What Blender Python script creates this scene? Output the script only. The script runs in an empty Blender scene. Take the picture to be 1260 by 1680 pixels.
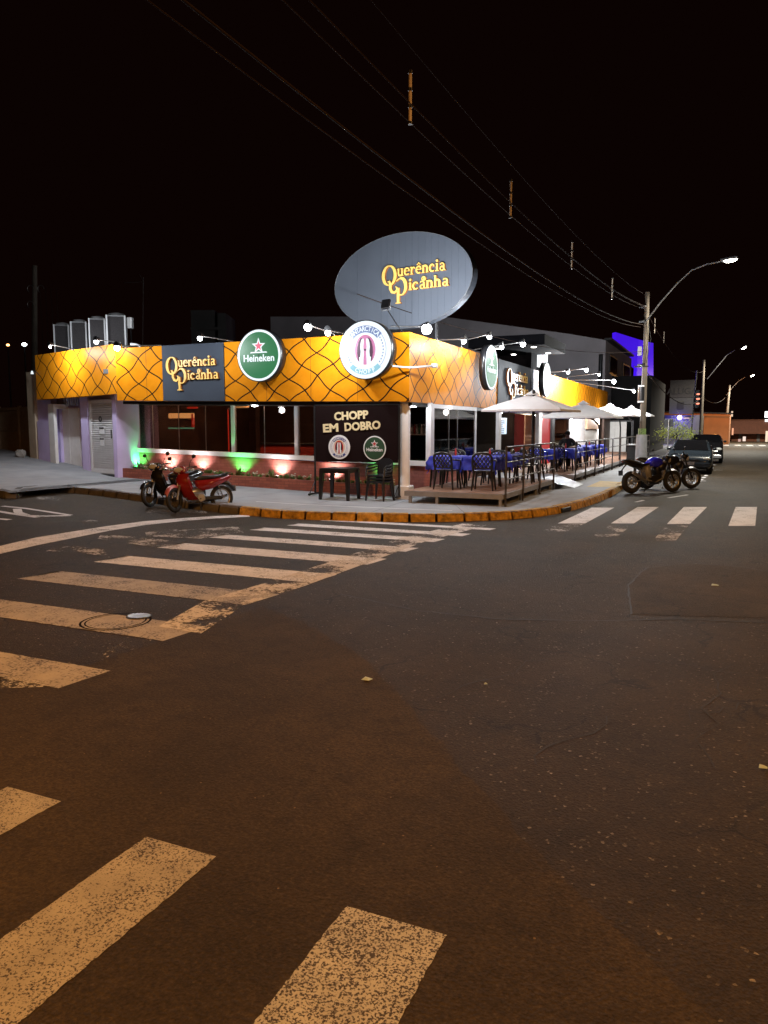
import bpy, bmesh, math, random
from mathutils import Vector, Matrix
random.seed(7)
S = bpy.context.scene
R = math.radians
# ---------------------------------------------------------------- camera
F, CX, CY, CAM_H = 1240.0, 630.0, 840.0, 1.8
PITCH, YAW = math.atan(138 / F), R(24.3)
cd = bpy.data.cameras.new('camera')
cam = bpy.data.objects.new('camera', cd)
S.collection.objects.link(cam)
cam.location = (0, 0, CAM_H)
cam.rotation_euler = (R(90) - PITCH, 0, YAW)
cd.sensor_fit = 'HORIZONTAL'; cd.sensor_width = 36; cd.lens = 36 * F / 1260
cd.clip_start = 0.05; cd.clip_end = 2000
S.camera = cam
# ---------------------------------------------------------------- world (night)
W = bpy.data.worlds.new('World'); S.world = W; W.use_nodes = True
wn = W.node_tree.nodes
wn['Background'].inputs[0].default_value = (0.0030, 0.00085, 0.0006, 1)
wn['Background'].inputs[1].default_value = 1.0
S.view_settings.view_transform = 'Standard'; S.view_settings.look = 'None'
S.view_settings.exposure = 0; S.view_settings.gamma = 1
S.cycles.use_light_tree = True
S.cycles.max_bounces = 6; S.cycles.transparent_max_bounces = 12
S.cycles.sample_clamp_indirect = 3.0
# light strengths
E_SODIUM, E_FLOOD, E_STREET, E_UP = 5200.0, 86.0, 3800.0, 62.0

# ---------------------------------------------------------------- helpers
FW = Vector((-math.sin(YAW) * math.cos(PITCH), math.cos(YAW) * math.cos(PITCH), -math.sin(PITCH)))
RT = Vector((math.cos(YAW), math.sin(YAW), 0)); UP = RT.cross(FW)
O = Vector((0, 0, CAM_H))
def ray(px, py): return FW * F + RT * (px - CX) - UP * (py - CY)
def aty(px, py, y):
    d = ray(px, py); return O + d * (y / d.y)
def atx(px, py, x):
    d = ray(px, py); return O + d * (x / d.x)
def atp(px, py, p0, n):
    d = ray(px, py); return O + d * ((Vector(p0) - O).dot(n) / d.dot(n))
def gz(x):
    if x > -8: return 0.0
    if x > -16: return .03 * (-8 - x)
    if x > -22: return .24 + .085 * (-16 - x)
    return .75 + .02 * (-22 - x)
def ong(px, py, k=0.0):
    d = ray(px, py); z = k
    for _ in range(30):
        q = O + d * ((z - CAM_H) / d.z); z = gz(q.x) + k
    return q

class MB:
    def __init__(s): s.v = []; s.f = []; s.m = []; s.sm = []; s.T = Matrix.Identity(4)
    def add(s, vs, fs, m=0, smooth=False):
        b = len(s.v); s.v += [s.T @ Vector(p) for p in vs]
        for f in fs: s.f.append([b + i for i in f]); s.m.append(m); s.sm.append(smooth)
        return s
    def box(s, x0, x1, y0, y1, z0, z1, m=0):
        return s.add([(x0,y0,z0),(x1,y0,z0),(x1,y1,z0),(x0,y1,z0),(x0,y0,z1),(x1,y0,z1),(x1,y1,z1),(x0,y1,z1)],
              [(0,3,2,1),(4,5,6,7),(0,1,5,4),(1,2,6,5),(2,3,7,6),(3,0,4,7)], m)
    def bbox(s, x0, x1, y0, y1, z0, z1, b=.01, m=0):      # box with chamfered vertical and top edges
        bm = bmesh.new(); bmesh.ops.create_cube(bm, size=1)
        for v in bm.verts: v.co = Vector(((x0+x1)/2+v.co.x*(x1-x0), (y0+y1)/2+v.co.y*(y1-y0), (z0+z1)/2+v.co.z*(z1-z0)))
        bmesh.ops.bevel(bm, geom=bm.edges[:], offset=b, segments=2, affect='EDGES', profile=.5)
        s.bm(bm, m); return s
    def bm(s, bm, m=0, smooth=False, M=None):
        bm.verts.index_update()
        s.add([(M @ v.co) if M else v.co for v in bm.verts], [[v.index for v in f.verts] for f in bm.faces], m, smooth); bm.free(); return s
    def quad(s, *p, m=0): return s.add(p, [tuple(range(len(p)))], m)
    def cyl(s, p0, p1, r0, r1=None, n=12, m=0, cap=True, smooth=True):
        r1 = r0 if r1 is None else r1
        p0, p1 = Vector(p0), Vector(p1); d = (p1 - p0).normalized()
        a = d.orthogonal().normalized(); b = d.cross(a)
        vs = []
        for p, r in ((p0, r0), (p1, r1)):
            for i in range(n):
                t = 2*math.pi*i/n; vs.append(p + (a*math.cos(t) + b*math.sin(t))*r)
        s.add(vs, [(i, (i+1)%n, n+(i+1)%n, n+i) for i in range(n)], m, smooth)
        if cap: s.add(vs, [tuple(range(n))[::-1], tuple(range(n, 2*n))], m)
        return s
    def tube(s, pts, r, n=8, m=0, closed=False):
        pts = [Vector(p) for p in pts]; N = len(pts); rs = r if isinstance(r, (list, tuple)) else [r]*N
        vs = []; prev = None
        for i, p in enumerate(pts):
            if closed: d = pts[(i+1)%N] - pts[i-1]
            else: d = pts[min(i+1, N-1)] - pts[max(i-1, 0)]
            d.normalize()
            a = d.orthogonal().normalized() if prev is None else (prev - d*prev.dot(d)).normalized()
            prev = a; b = d.cross(a)
            for k in range(n):
                t = 2*math.pi*k/n; vs.append(p + (a*math.cos(t)+b*math.sin(t))*rs[i])
        fs = []
        for i in range(N if closed else N-1):
            j = (i+1) % N
            for k in range(n): fs.append((i*n+k, i*n+(k+1)%n, j*n+(k+1)%n, j*n+k))
        s.add(vs, fs, m, True)
        if not closed: s.add(vs, [tuple(range(n))[::-1], tuple(range((N-1)*n, N*n))], m)
        return s
    def sphere(s, c, r, m=0, seg=14, ring=8, sc=(1,1,1)):
        bm = bmesh.new(); bmesh.ops.create_uvsphere(bm, u_segments=seg, v_segments=ring, radius=r)
        M = Matrix.Translation(c) @ Matrix.Diagonal((*sc, 1)); return s.bm(bm, m, True, M)
    def lathe(s, prof, n=24, m=0, M=None):            # profile (r,z) about local z
        vs = []
        for r, z in prof:
            for k in range(n):
                t = 2*math.pi*k/n; p = Vector((r*math.cos(t), r*math.sin(t), z)); vs.append(M @ p if M else p)
        fs = [(i*n+k, i*n+(k+1)%n, (i+1)*n+(k+1)%n, (i+1)*n+k) for i in range(len(prof)-1) for k in range(n)]
        return s.add(vs, fs, m, True)
    def prism(s, pts, d0, d1, M, m=0):                  # 2D pts (x,y) extruded along local z in frame M
        n = len(pts)
        vs = [M @ Vector((x, y, d0)) for x, y in pts] + [M @ Vector((x, y, d1)) for x, y in pts]
        return s.add(vs, [tuple(range(n))[::-1], tuple(range(n, 2*n))] + [(i, (i+1)%n, n+(i+1)%n, n+i) for i in range(n)], m)
    def slab(s, pts, w0, w1, inset, M, m=0):           # rounded extrusion: side profile pts, half width w
        c = Vector((sum(p[0] for p in pts)/len(pts), sum(p[1] for p in pts)/len(pts)))
        n = len(pts); vs = []
        def ins(p, k): v = c - Vector(p); l = max(v.length, 1e-6); return Vector(p) + v*min(k/l, .6)
        for d, k in ((-w1, inset), (-w0, 0), (w0, 0), (w1, inset)):
            for p in pts:
                q = ins(p, k); vs.append(M @ Vector((q.x, d, q.y)))
        fs = [tuple(range(n))[::-1], tuple(range(3*n, 4*n))]
        for r in range(3): fs += [(r*n+i, r*n+(i+1)%n, (r+1)*n+(i+1)%n, (r+1)*n+i) for i in range(n)]
        return s.add(vs, fs, m, True)
    def build(s, name, mats, parent=None, local=False):
        if not isinstance(mats, (list, tuple)): mats = [mats]
        me = bpy.data.meshes.new(name)
        off = Vector((0,0,0))
        if parent is not None and not local:
            off = Vector(parent.location)
            if parent.parent: off = off + Vector(parent.parent.location)
        vs = [p - off for p in s.v]
        me.from_pydata(vs, [], s.f)
        for mt in mats: me.materials.append(mt)
        me.polygons.foreach_set('material_index', s.m); me.polygons.foreach_set('use_smooth', s.sm)
        uv = me.uv_layers.new(name='UVMap')
        for p in me.polygons:
            n = p.normal; ax = max(range(3), key=lambda i: abs(n[i]))
            for li in p.loop_indices:
                c = s.v[me.loops[li].vertex_index]
                uv.data[li].uv = (c.x, c.y) if ax == 2 else ((c.y, c.z) if ax == 0 else (c.x, c.z))
        me.update()
        o = bpy.data.objects.new(name, me); S.collection.objects.link(o)
        if parent is not None: o.parent = parent
        return o
def tag(o, label, cat, group=None):
    o['label'] = label; o['category'] = cat
    if group: o['group'] = group
    return o
def thing(name, label, cat, loc=(0,0,0), rz=0, group=None):
    o = bpy.data.objects.new(name, None); S.collection.objects.link(o)
    o.location = loc; o.rotation_euler = (0,0,rz); o.empty_display_size = .2
    return tag(o, label, cat, group)
def struct(o): o['kind'] = 'structure'; return o
def dup(root, loc, rz=0, label=None, group=None, sc=None):
    r = root.copy(); S.collection.objects.link(r); r.location = loc; r.rotation_euler = (0,0,rz)
    if label: r['label'] = label
    if group: r['group'] = group
    if sc: r.scale = (sc,)*3
    for ch in list(root.children):
        c = ch.copy(); S.collection.objects.link(c); c.parent = r
        for g in list(ch.children):
            d = g.copy(); S.collection.objects.link(d); d.parent = c
    return r
def light(kind, name, loc, energy, col, parent=None, size=.1, target=None, spot=None, blend=.5):
    l = bpy.data.lights.new(name, kind); l.energy = energy; l.color = col
    if kind == 'AREA': l.size = size
    else: l.shadow_soft_size = size
    if kind == 'SPOT': l.spot_size = R(spot or 120); l.spot_blend = blend
    o = bpy.data.objects.new(name, l); S.collection.objects.link(o)
    if target is not None:
        o.rotation_euler = (Vector(target) - Vector(loc)).to_track_quat('-Z', 'Y').to_euler()
    o.location = Vector(loc) - (Vector(parent.location) if parent is not None else Vector((0,0,0)))
    if parent is not None: o.parent = parent
    return o

# ---------------------------------------------------------------- materials
def nt(name):
    m = bpy.data.materials.new(name); m.use_nodes = True
    return m, m.node_tree, m.node_tree.nodes['Principled BSDF']
def P(name, col, rough=.6, metal=0, var=.15, scale=6, bump=0, bscale=40, coat=0, trans=0, spec=.5):
    m, t, b = nt(name); N = t.nodes; L = t.links
    b.inputs['Roughness'].default_value = rough; b.inputs['Metallic'].default_value = metal
    b.inputs['Specular IOR Level'].default_value = spec
    if coat: b.inputs['Coat Weight'].default_value = coat
    tc = N.new('ShaderNodeTexCoord')
    nz = N.new('ShaderNodeTexNoise'); nz.inputs['Scale'].default_value = scale; nz.inputs['Detail'].default_value = 6
    L.new(tc.outputs['Object'], nz.inputs['Vector'])
    rp = N.new('ShaderNodeMapRange'); rp.inputs['From Min'].default_value = .3; rp.inputs['From Max'].default_value = .7
    rp.inputs['To Min'].default_value = 1 - var; rp.inputs['To Max'].default_value = 1 + var
    L.new(nz.outputs['Fac'], rp.inputs['Value'])
    mx = N.new('ShaderNodeVectorMath'); mx.operation = 'SCALE'; mx.inputs[0].default_value = col[:3]
    L.new(rp.outputs[0], mx.inputs['Scale']); L.new(mx.outputs[0], b.inputs['Base Color'])
    if bump:
        n2 = N.new('ShaderNodeTexNoise'); n2.inputs['Scale'].default_value = bscale; n2.inputs['Detail'].default_value = 4
        L.new(tc.outputs['Object'], n2.inputs['Vector'])
        bp = N.new('ShaderNodeBump'); bp.inputs['Strength'].default_value = bump; bp.inputs['Distance'].default_value = .01
        L.new(n2.outputs['Fac'], bp.inputs['Height']); L.new(bp.outputs[0], b.inputs['Normal'])
    return m
def EM(name, col, st):
    m, t, b = nt(name); b.inputs['Base Color'].default_value = (*[min(1, c*.12) for c in col], 1)
    b.inputs['Emission Color'].default_value = (*col, 1); b.inputs['Emission Strength'].default_value = st
    return m
def math_node(N, L, op, a, b=None):
    n = N.new('ShaderNodeMath'); n.operation = op
    for i, v in enumerate((a, b)):
        if v is None: continue
        if isinstance(v, (int, float)): n.inputs[i].default_value = v
        else: L.new(v, n.inputs[i])
    return n.outputs[0]
def mixc(N, L, fac, a, b):
    n = N.new('ShaderNodeMix'); n.data_type = 'RGBA'
    if isinstance(fac, (int, float)): n.inputs[0].default_value = fac
    else: L.new(fac, n.inputs[0])
    for i, v in ((6, a), (7, b)):
        if isinstance(v, tuple): n.inputs[i].default_value = (*v[:3], 1)
        else: L.new(v, n.inputs[i])
    return n.outputs[2]
def noise(N, L, vec, scale, detail=5, rough=.55):
    n = N.new('ShaderNodeTexNoise'); n.inputs['Scale'].default_value = scale; n.inputs['Detail'].default_value = detail
    n.inputs['Roughness'].default_value = rough
    L.new(vec, n.inputs['Vector']); return n.outputs['Fac']
def ramp(N, L, v, a, b):
    n = N.new('ShaderNodeMapRange'); n.inputs['From Min'].default_value = a; n.inputs['From Max'].default_value = b
    L.new(v, n.inputs['Value']); return n.outputs[0]
def asphalt(name, base, light_c, speck=.5, cracks=True, rough=.72):
    m, t, b = nt(name); N = t.nodes; L = t.links
    g = N.new('ShaderNodeNewGeometry').outputs['Position']
    big = noise(N, L, g, .7, 8, .65); mid = noise(N, L, g, 7, 8, .75); fine = noise(N, L, g, 48, 5, .8)
    c = mixc(N, L, ramp(N, L, big, .35, .65), tuple(x*.66 for x in base), tuple(x*1.3 for x in base))
    c = mixc(N, L, math_node(N, L, 'MULTIPLY', ramp(N, L, mid, .48, .68), .7), c, tuple(x*.45 for x in base))
    c = mixc(N, L, math_node(N, L, 'MULTIPLY', ramp(N, L, noise(N, L, g, 1.7, 7, .7), .54, .7), .55), c, tuple(x*1.55 for x in base))
    v = N.new('ShaderNodeTexVoronoi'); v.inputs['Scale'].default_value = 75; L.new(g, v.inputs['Vector'])
    sp = math_node(N, L, 'MULTIPLY', ramp(N, L, v.outputs['Color'], .86, .97), speck)
    sp = math_node(N, L, 'MULTIPLY', sp, ramp(N, L, mid, .36, .62))
    c = mixc(N, L, sp, c, light_c)
    c = mixc(N, L, math_node(N, L, 'MULTIPLY', ramp(N, L, fine, .45, .60), .6), c, tuple(x*.28 for x in base))
    c = mixc(N, L, math_node(N, L, 'MULTIPLY', ramp(N, L, fine, .44, .36), .28), c, tuple(min(.4, x*2.2) for x in base))
    c = mixc(N, L, math_node(N, L, 'MULTIPLY', ramp(N, L, noise(N, L, g, 3.1, 5, .7), .60, .68), .6), c, tuple(x*.4 for x in base))
    v3 = N.new('ShaderNodeTexVoronoi'); v3.inputs['Scale'].default_value = 14; L.new(g, v3.inputs['Vector'])
    chip = math_node(N, L, 'MULTIPLY', math_node(N, L, 'LESS_THAN', v3.outputs['Distance'], .075), math_node(N, L, 'GREATER_THAN', noise(N, L, g, 2.2, 3), .57))
    c = mixc(N, L, math_node(N, L, 'MULTIPLY', chip, .6), c, tuple(min(.5, x*4.5) for x in base))
    if cracks:
        wp = N.new('ShaderNodeVectorMath'); wp.operation = 'ADD'; L.new(g, wp.inputs[0])
        nz = N.new('ShaderNodeTexNoise'); nz.inputs['Scale'].default_value = 1.6; nz.inputs['Detail'].default_value = 5; L.new(g, nz.inputs['Vector'])
        L.new(nz.outputs['Color'], wp.inputs[1])
        v2 = N.new('ShaderNodeTexVoronoi'); v2.feature = 'DISTANCE_TO_EDGE'; v2.inputs['Scale'].default_value = .75
        L.new(wp.outputs[0], v2.inputs['Vector'])
        cr = math_node(N, L, 'LESS_THAN', v2.outputs['Distance'], .009)
        msk = ramp(N, L, noise(N, L, g, .9, 2), .44, .54)
        c = mixc(N, L, math_node(N, L, 'MULTIPLY', cr, math_node(N, L, 'MULTIPLY', msk, .8)), c, tuple(x*.25 for x in base))
    L.new(c, b.inputs['Base Color']); b.inputs['Roughness'].default_value = rough
    b.inputs['Specular IOR Level'].default_value = .22
    bp = N.new('ShaderNodeBump'); bp.inputs['Strength'].default_value = .9; bp.inputs['Distance'].default_value = .012
    h = math_node(N, L, 'ADD', fine, math_node(N, L, 'MULTIPLY', v.outputs['Distance'], .6))
    L.new(h, bp.inputs['Height']); L.new(bp.outputs[0], b.inputs['Normal'])
    return m
def stained(m):
    return m
def paint(name, col, wear_lo, wear_hi, sc=38, lw=.9, det=4, under=(.045,.034,.025)):
    m, t, b = nt(name); N = t.nodes; L = t.links
    g = N.new('ShaderNodeNewGeometry').outputs['Position']
    a = noise(N, L, g, sc, det, .6); l = noise(N, L, g, 2.4, 6, .65)
    w = math_node(N, L, 'ADD', a, math_node(N, L, 'MULTIPLY', math_node(N, L, 'SUBTRACT', l, .5), lw))
    f = ramp(N, L, w, wear_lo, wear_hi)
    st = noise(N, L, g, 6, 5)
    pc = mixc(N, L, ramp(N, L, st, .3, .7), tuple(x*.72 for x in col), col)
    L.new(mixc(N, L, f, pc, under), b.inputs['Base Color']); b.inputs['Roughness'].default_value = .7
    bp = N.new('ShaderNodeBump'); bp.inputs['Strength'].default_value = .4; bp.inputs['Distance'].default_value = .006
    L.new(a, bp.inputs['Height']); L.new(bp.outputs[0], b.inputs['Normal'])
    return m
def ghost(name, col, lo, hi):          # worn-away paint: only flakes remain over the asphalt
    m, t, b = nt(name); N = t.nodes; L = t.links
    g = N.new('ShaderNodeNewGeometry').outputs['Position']
    a = noise(N, L, g, 22, 5, .75); l = noise(N, L, g, 2.0, 5, .6)
    w = math_node(N, L, 'ADD', a, math_node(N, L, 'MULTIPLY', math_node(N, L, 'SUBTRACT', l, .5), 1.2))
    b.inputs['Base Color'].default_value = (*col, 1); b.inputs['Roughness'].default_value = .8
    L.new(ramp(N, L, w, lo, hi), b.inputs['Alpha'])
    return m
def fascia_mat():
    m, t, b = nt('orange_panel'); N = t.nodes; L = t.links
    uv = N.new('ShaderNodeUVMap').outputs[0]
    sp = N.new('ShaderNodeSeparateXYZ'); L.new(uv, sp.inputs[0])
    p = math_node(N, L, 'DIVIDE', sp.outputs[0], .78); q = math_node(N, L, 'DIVIDE', sp.outputs[1], .60)
    A = math_node(N, L, 'ADD', p, q); B = math_node(N, L, 'SUBTRACT', p, q)
    def wav(a, o, ph, amp):
        s_ = math_node(N, L, 'SINE', math_node(N, L, 'ADD', math_node(N, L, 'MULTIPLY', o, math.pi), ph))
        f = math_node(N, L, 'FRACT', math_node(N, L, 'ADD', a, math_node(N, L, 'MULTIPLY', s_, amp)))
        d = math_node(N, L, 'ABSOLUTE', math_node(N, L, 'SUBTRACT', f, .5))
        return math_node(N, L, 'LESS_THAN', d, .034)
    ln = math_node(N, L, 'MAXIMUM', wav(A, B, .6, .075), wav(B, A, 2.2, .075))
    gp = N.new('ShaderNodeNewGeometry').outputs['Position']
    base = mixc(N, L, ramp(N, L, noise(N, L, gp, 3, 5), .35, .65), (.60, .205, .006), (.68, .245, .009))
    L.new(mixc(N, L, ln, base, (.018, .012, .008)), b.inputs['Base Color'])
    b.inputs['Roughness'].default_value = .42; b.inputs['Specular IOR Level'].default_value = .03
    return m
def brick_mat(name, c1, c2, mort, sx=.24, sy=.075):
    m, t, b = nt(name); N = t.nodes; L = t.links
    uv = N.new('ShaderNodeUVMap').outputs[0]
    br = N.new('ShaderNodeTexBrick'); L.new(uv, br.inputs['Vector'])
    br.inputs['Color1'].default_value = (*c1, 1); br.inputs['Color2'].default_value = (*c2, 1); br.inputs['Mortar'].default_value = (*mort, 1)
    br.inputs['Scale'].default_value = 1; br.inputs['Brick Width'].default_value = sx; br.inputs['Row Height'].default_value = sy
    br.inputs['Mortar Size'].default_value = .006
    g = N.new('ShaderNodeNewGeometry').outputs['Position']
    L.new(mixc(N, L, math_node(N, L, 'MULTIPLY', ramp(N, L, noise(N, L, g, 9, 5), .45, .7), .5), br.outputs['Color'], tuple(x*.5 for x in c1)), b.inputs['Base Color'])
    b.inputs['Roughness'].default_value = .75
    bp = N.new('ShaderNodeBump'); bp.inputs['Strength'].default_value = .7; bp.inputs['Distance'].default_value = .008
    h = math_node(N, L, 'ADD', math_node(N, L, 'MULTIPLY', br.outputs['Fac'], -1), math_node(N, L, 'MULTIPLY', noise(N, L, g, 40, 4), .5))
    L.new(h, bp.inputs['Height']); L.new(bp.outputs[0], b.inputs['Normal'])
    return m
def glass_mat(name, tint=(.55,.5,.48), refl=.5):
    m, t, b = nt(name); N = t.nodes; L = t.links; N.remove(b)
    tr = N.new('ShaderNodeBsdfTransparent'); tr.inputs[0].default_value = (*tint, 1)
    gl = N.new('ShaderNodeBsdfGlossy'); gl.inputs['Roughness'].default_value = .02; gl.inputs[0].default_value = (.9,.9,.9,1)
    fr = N.new('ShaderNodeFresnel'); fr.inputs[0].default_value = 1.5
    mx = N.new('ShaderNodeMixShader'); L.new(math_node(N, L, 'MULTIPLY', fr.outputs[0], refl*2), mx.inputs[0])
    L.new(tr.outputs[0], mx.inputs[1]); L.new(gl.outputs[0], mx.inputs[2]); L.new(mx.outputs[0], N['Material Output'].inputs[0])
    return m
M = {}
M['road'] = asphalt('asphalt', (.046,.032,.0175), (.50,.43,.33), .9, cracks=True)
M['patch'] = asphalt('asphalt_smooth', (.061,.043,.024), (.26,.19,.11), .25, cracks=False, rough=.8)
M['patch2'] = asphalt('asphalt_repair', (.058,.042,.026), (.2,.17,.12), .35, cracks=True, rough=.78)
M['paint'] = paint('road_paint', (.82,.80,.82), .56, .74)
M['paint_near'] = paint('road_paint_rough', (.52,.51,.49), .505, .53, 125, .22, 3)
M['paint_near2'] = paint('road_paint_pitted', (.42,.39,.34), .53, .60, 120, .5, 4)
M['paint_mid'] = paint('road_paint_worn', (.46,.41,.35), .50, .68, 44)
M['ghost'] = ghost('worn_paint', (.44,.41,.39), .50, .64)
M['ghost2'] = ghost('worn_paint_faint', (.28,.26,.24), .52, .75)
M['walk'] = P('pavement_concrete', (.28,.29,.31), .8, var=.15, scale=1.6, bump=.3, bscale=60)
M['kerb'] = P('kerb_concrete', (.10,.09,.085), .85, var=.4, scale=4, bump=.5)
M['kerb_y'] = P('kerb_yellow_paint', (.42,.24,.04), .85, var=.6, scale=11, bump=.6, bscale=30)
M['orange'] = fascia_mat()
M['grey_panel'] = P('grey_panel', (.050,.062,.084), .6, spec=.1, metal=.0, var=.05, scale=2)
M['brick'] = brick_mat('red_painted_brick', (.44,.135,.10), (.38,.11,.08), (.30,.09,.065))
M['brick_dark'] = brick_mat('planter_brick', (.34,.10,.06), (.22,.06,.04), (.15,.05,.035), .22, .07)
M['white'] = P('white_paint', (.78,.77,.76), .5, var=.06)
M['white_metal'] = P('white_metal', (.72,.72,.74), .4, metal=.1, var=.05)
M['lilac'] = P('lilac_wall_paint', (.56,.47,.76), .8, var=.1, scale=2, bump=.2)
M['beige'] = P('beige_wall', (.45,.36,.26), .85, var=.15, scale=2, bump=.2)
M['dark'] = P('dark_metal', (.03,.03,.032), .45, metal=.6, var=.1)
M['black'] = P('black_paint', (.012,.012,.014), .35, var=.1)
M['black_soft'] = P('matt_black', (.008,.006,.006), .95, var=.2, spec=.05)
M['plastic_b'] = P('black_plastic', (.012,.012,.014), .3, var=.1)
M['steel'] = P('galvanised_steel', (.32,.31,.30), .35, metal=.85, var=.25, scale=9)
M['steel_rail'] = P('rail_steel', (.10,.09,.085), .45, metal=.8, var=.3, scale=12)
M['chrome'] = P('chrome', (.7,.7,.7), .12, metal=1, var=.05)
M['wood'] = P('deck_boards', (.24,.13,.08), .6, var=.35, scale=5, bump=.3)
M['grey_frame'] = P('grey_frame_paint', (.26,.26,.27), .5, metal=.2, var=.12)
M['cloth'] = P('blue_tablecloth', (.022,.035,.42), .75, var=.12, scale=3)
M['canvas'] = P('canopy_canvas', (.86,.86,.88), .85, var=.05, scale=2)
M['glass'] = glass_mat('window_glass', (.62,.55,.5), .6)
M['glass_dark'] = glass_mat('smoked_glass', (.12,.07,.06), .45)
M['soil'] = P('soil', (.03,.02,.015), .9, bump=.6)
M['leaf'] = P('plant_leaf', (.13,.20,.06), .5, var=.5, scale=20)
M['leaf2'] = P('tree_leaf', (.34,.40,.08), .5, var=.5, scale=3)
M['petal'] = P('white_petal', (.55,.52,.42), .6)
M['bark'] = P('bark', (.07,.055,.04), .9, bump=.6)
M['conc'] = P('pole_concrete', (.10,.08,.06), .85, var=.25, scale=3, bump=.4)
M['cable'] = P('cable', (.028,.018,.014), .9, spec=.1)
M['wall_grey'] = P('grey_render_wall', (.44,.40,.42), .9, var=.12, scale=.6, bump=.2)
M['wall_dim'] = P('plain_render_wall', (.12,.115,.11), .9, var=.15, scale=.7)
M['wall_blue'] = P('blue_wall_paint', (.06,.05,.65), .7, var=.06)
M['terra'] = P('terracotta_wall', (.48,.19,.07), .85, var=.15, scale=.8)
M['white_box'] = P('white_board', (.6,.6,.62), .5)
M['gold'] = P('yellow_letter_face', (.90,.58,.14), .4, var=.04)
M['gold_edge'] = P('letter_side', (.40,.13,.02), .5, var=.1)
M['cream'] = P('cream_letter', (.75,.62,.36), .5, var=.05)
M['green'] = P('green_print', (.02,.14,.05), .5)
M['greend'] = P('dark_green_print', (.015,.055,.022), .6)
M['whitep'] = P('white_print', (.75,.75,.76), .5, var=.03)
M['redp'] = P('red_print', (.45,.02,.02), .5)
M['bluep'] = P('navy_print', (.03,.05,.22), .5)
M['tanp'] = P('tan_print', (.65,.38,.15), .5)
M['banner'] = P('banner_vinyl', (.010,.004,.004), .9, var=.1, spec=.1)
M['e_green'] = EM('lit_green_face', (.008,.155,.045), 1.0)
M['e_white'] = EM('lit_white_face', (.86,.95,1.0), 1.0)
M['e_red'] = EM('lit_red_face', (.75,.10,.18), 1.0)
M['e_pink'] = EM('lit_pink_face', (.72,.24,.48), .85)
M['e_blue'] = EM('lit_pale_blue_face', (.20,.27,.52), .9)
M['e_cyan'] = EM('lit_pale_cyan_face', (.30,.62,.75), .9)
M['e_plum'] = EM('lit_plum_face', (.10,.02,.07), .6)
M['lamp_w'] = EM('lamp_white', (.92,.96,1.0), 22)
M['lamp_s'] = EM('street_lamp_led', (1.0,.95,.80), 30)
M['lamp_o'] = EM('lamp_orange', (1.0,.45,.12), 8)
M['warm'] = EM('warm_tube', (1.0,.50,.18), 1.6)
M['red_glow'] = EM('red_tube', (1.0,.04,.02), 2.0)
M['cool_tube'] = EM('white_tube', (.85,.9,1.0), 2.5)
M['blue_glow'] = EM('blue_tube', (.12,.05,1.0), 2.5)
M['rubber'] = P('tyre_rubber', (.012,.012,.012), .75, bump=.3)
M['red_body'] = P('red_fairing', (.22,.012,.012), .2, coat=.6, var=.06)
M['pink_body'] = P('faded_red_fender', (.42,.10,.10), .3, coat=.4)
M['blk_body'] = P('black_fairing', (.010,.009,.010), .2, coat=.6)
M['blue_body'] = P('blue_tank', (.03,.03,.85), .15, coat=.8, var=.05)
M['silver'] = P('silver_metal', (.42,.42,.43), .3, metal=.8)
M['seat'] = P('seat_vinyl', (.02,.02,.022), .38, bump=.15, bscale=120)
M['car_dark'] = P('dark_blue_car_paint', (.022,.03,.04), .18, coat=.8, var=.05)
M['car_blk'] = P('black_car_paint', (.014,.014,.016), .18, coat=.8, var=.05)
M['car_glass'] = P('car_window', (.006,.006,.007), .06, var=.05)
M['headl'] = P('headlamp_lens', (.55,.55,.52), .12, coat=.8)
M['skin'] = P('skin', (.20,.11,.08), .55)
M['shirt'] = P('dark_shirt', (.012,.011,.013), .85)
M['hair'] = P('dark_hair', (.008,.006,.005), .6)
M['redwall'] = P('red_interior_wall', (.35,.03,.02), .6)
M['brownwall'] = P('brown_interior', (.07,.032,.018), .6, var=.3, scale=2)
M['ceil'] = P('interior_ceiling', (.16,.13,.12), .7)
M['curtain'] = P('pale_curtain', (.55,.52,.52), .8, var=.1)
M['checker'] = P('ramp_plate', (.40,.41,.43), .5, metal=.3, var=.1)
M['acgrille'] = P('condenser_grille', (.035,.03,.032), .6, metal=.3, var=.3, scale=30)
M['iron'] = P('manhole_iron', (.04,.035,.03), .55, metal=.8, var=.3, scale=30, bump=.6, bscale=80)
M['paper'] = P('litter_paper', (.5,.62,.60), .7)
def atd(px, py, D): return O + ray(px, py) * (D / F)
# ---------------------------------------------------------------- ground, road, pavement
def lin(a, b, n): return [a + (b-a)*i/n for i in range(n+1)]
m = MB()
xs = [-400,-120,-60,-40,-30,-26,-22,-19,-16,-12,-8,-6,-3,0,3,6,10,16,24,40,80,200,400]
ys = [-300,-60,-20,-8,-3,0,3,6,9,12,15,18,22,28,36,48,64,88,120,200,400,800]
vs = [(x, y, gz(x)) for y in ys for x in xs]; nx = len(xs)
m.add(vs, [(j*nx+i, j*nx+i+1, (j+1)*nx+i+1, (j+1)*nx+i) for j in range(len(ys)-1) for i in range(nx-1)])
struct(m.build('road', M['road']))
def sheet(name, pts, mat, h=.004, sub=1):
    """flat marking laid on the terrain: polygon given as a strip of left/right point pairs"""
    m = MB(); vs = []; fs = []
    for a, b in pts:
        vs += [(a[0], a[1], gz(a[0])+h), (b[0], b[1], gz(b[0])+h)]
    for i in range(len(pts)-1): fs.append((2*i, 2*i+1, 2*i+3, 2*i+2))
    m.add(vs, fs); return struct(m.build(name, mat))
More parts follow.
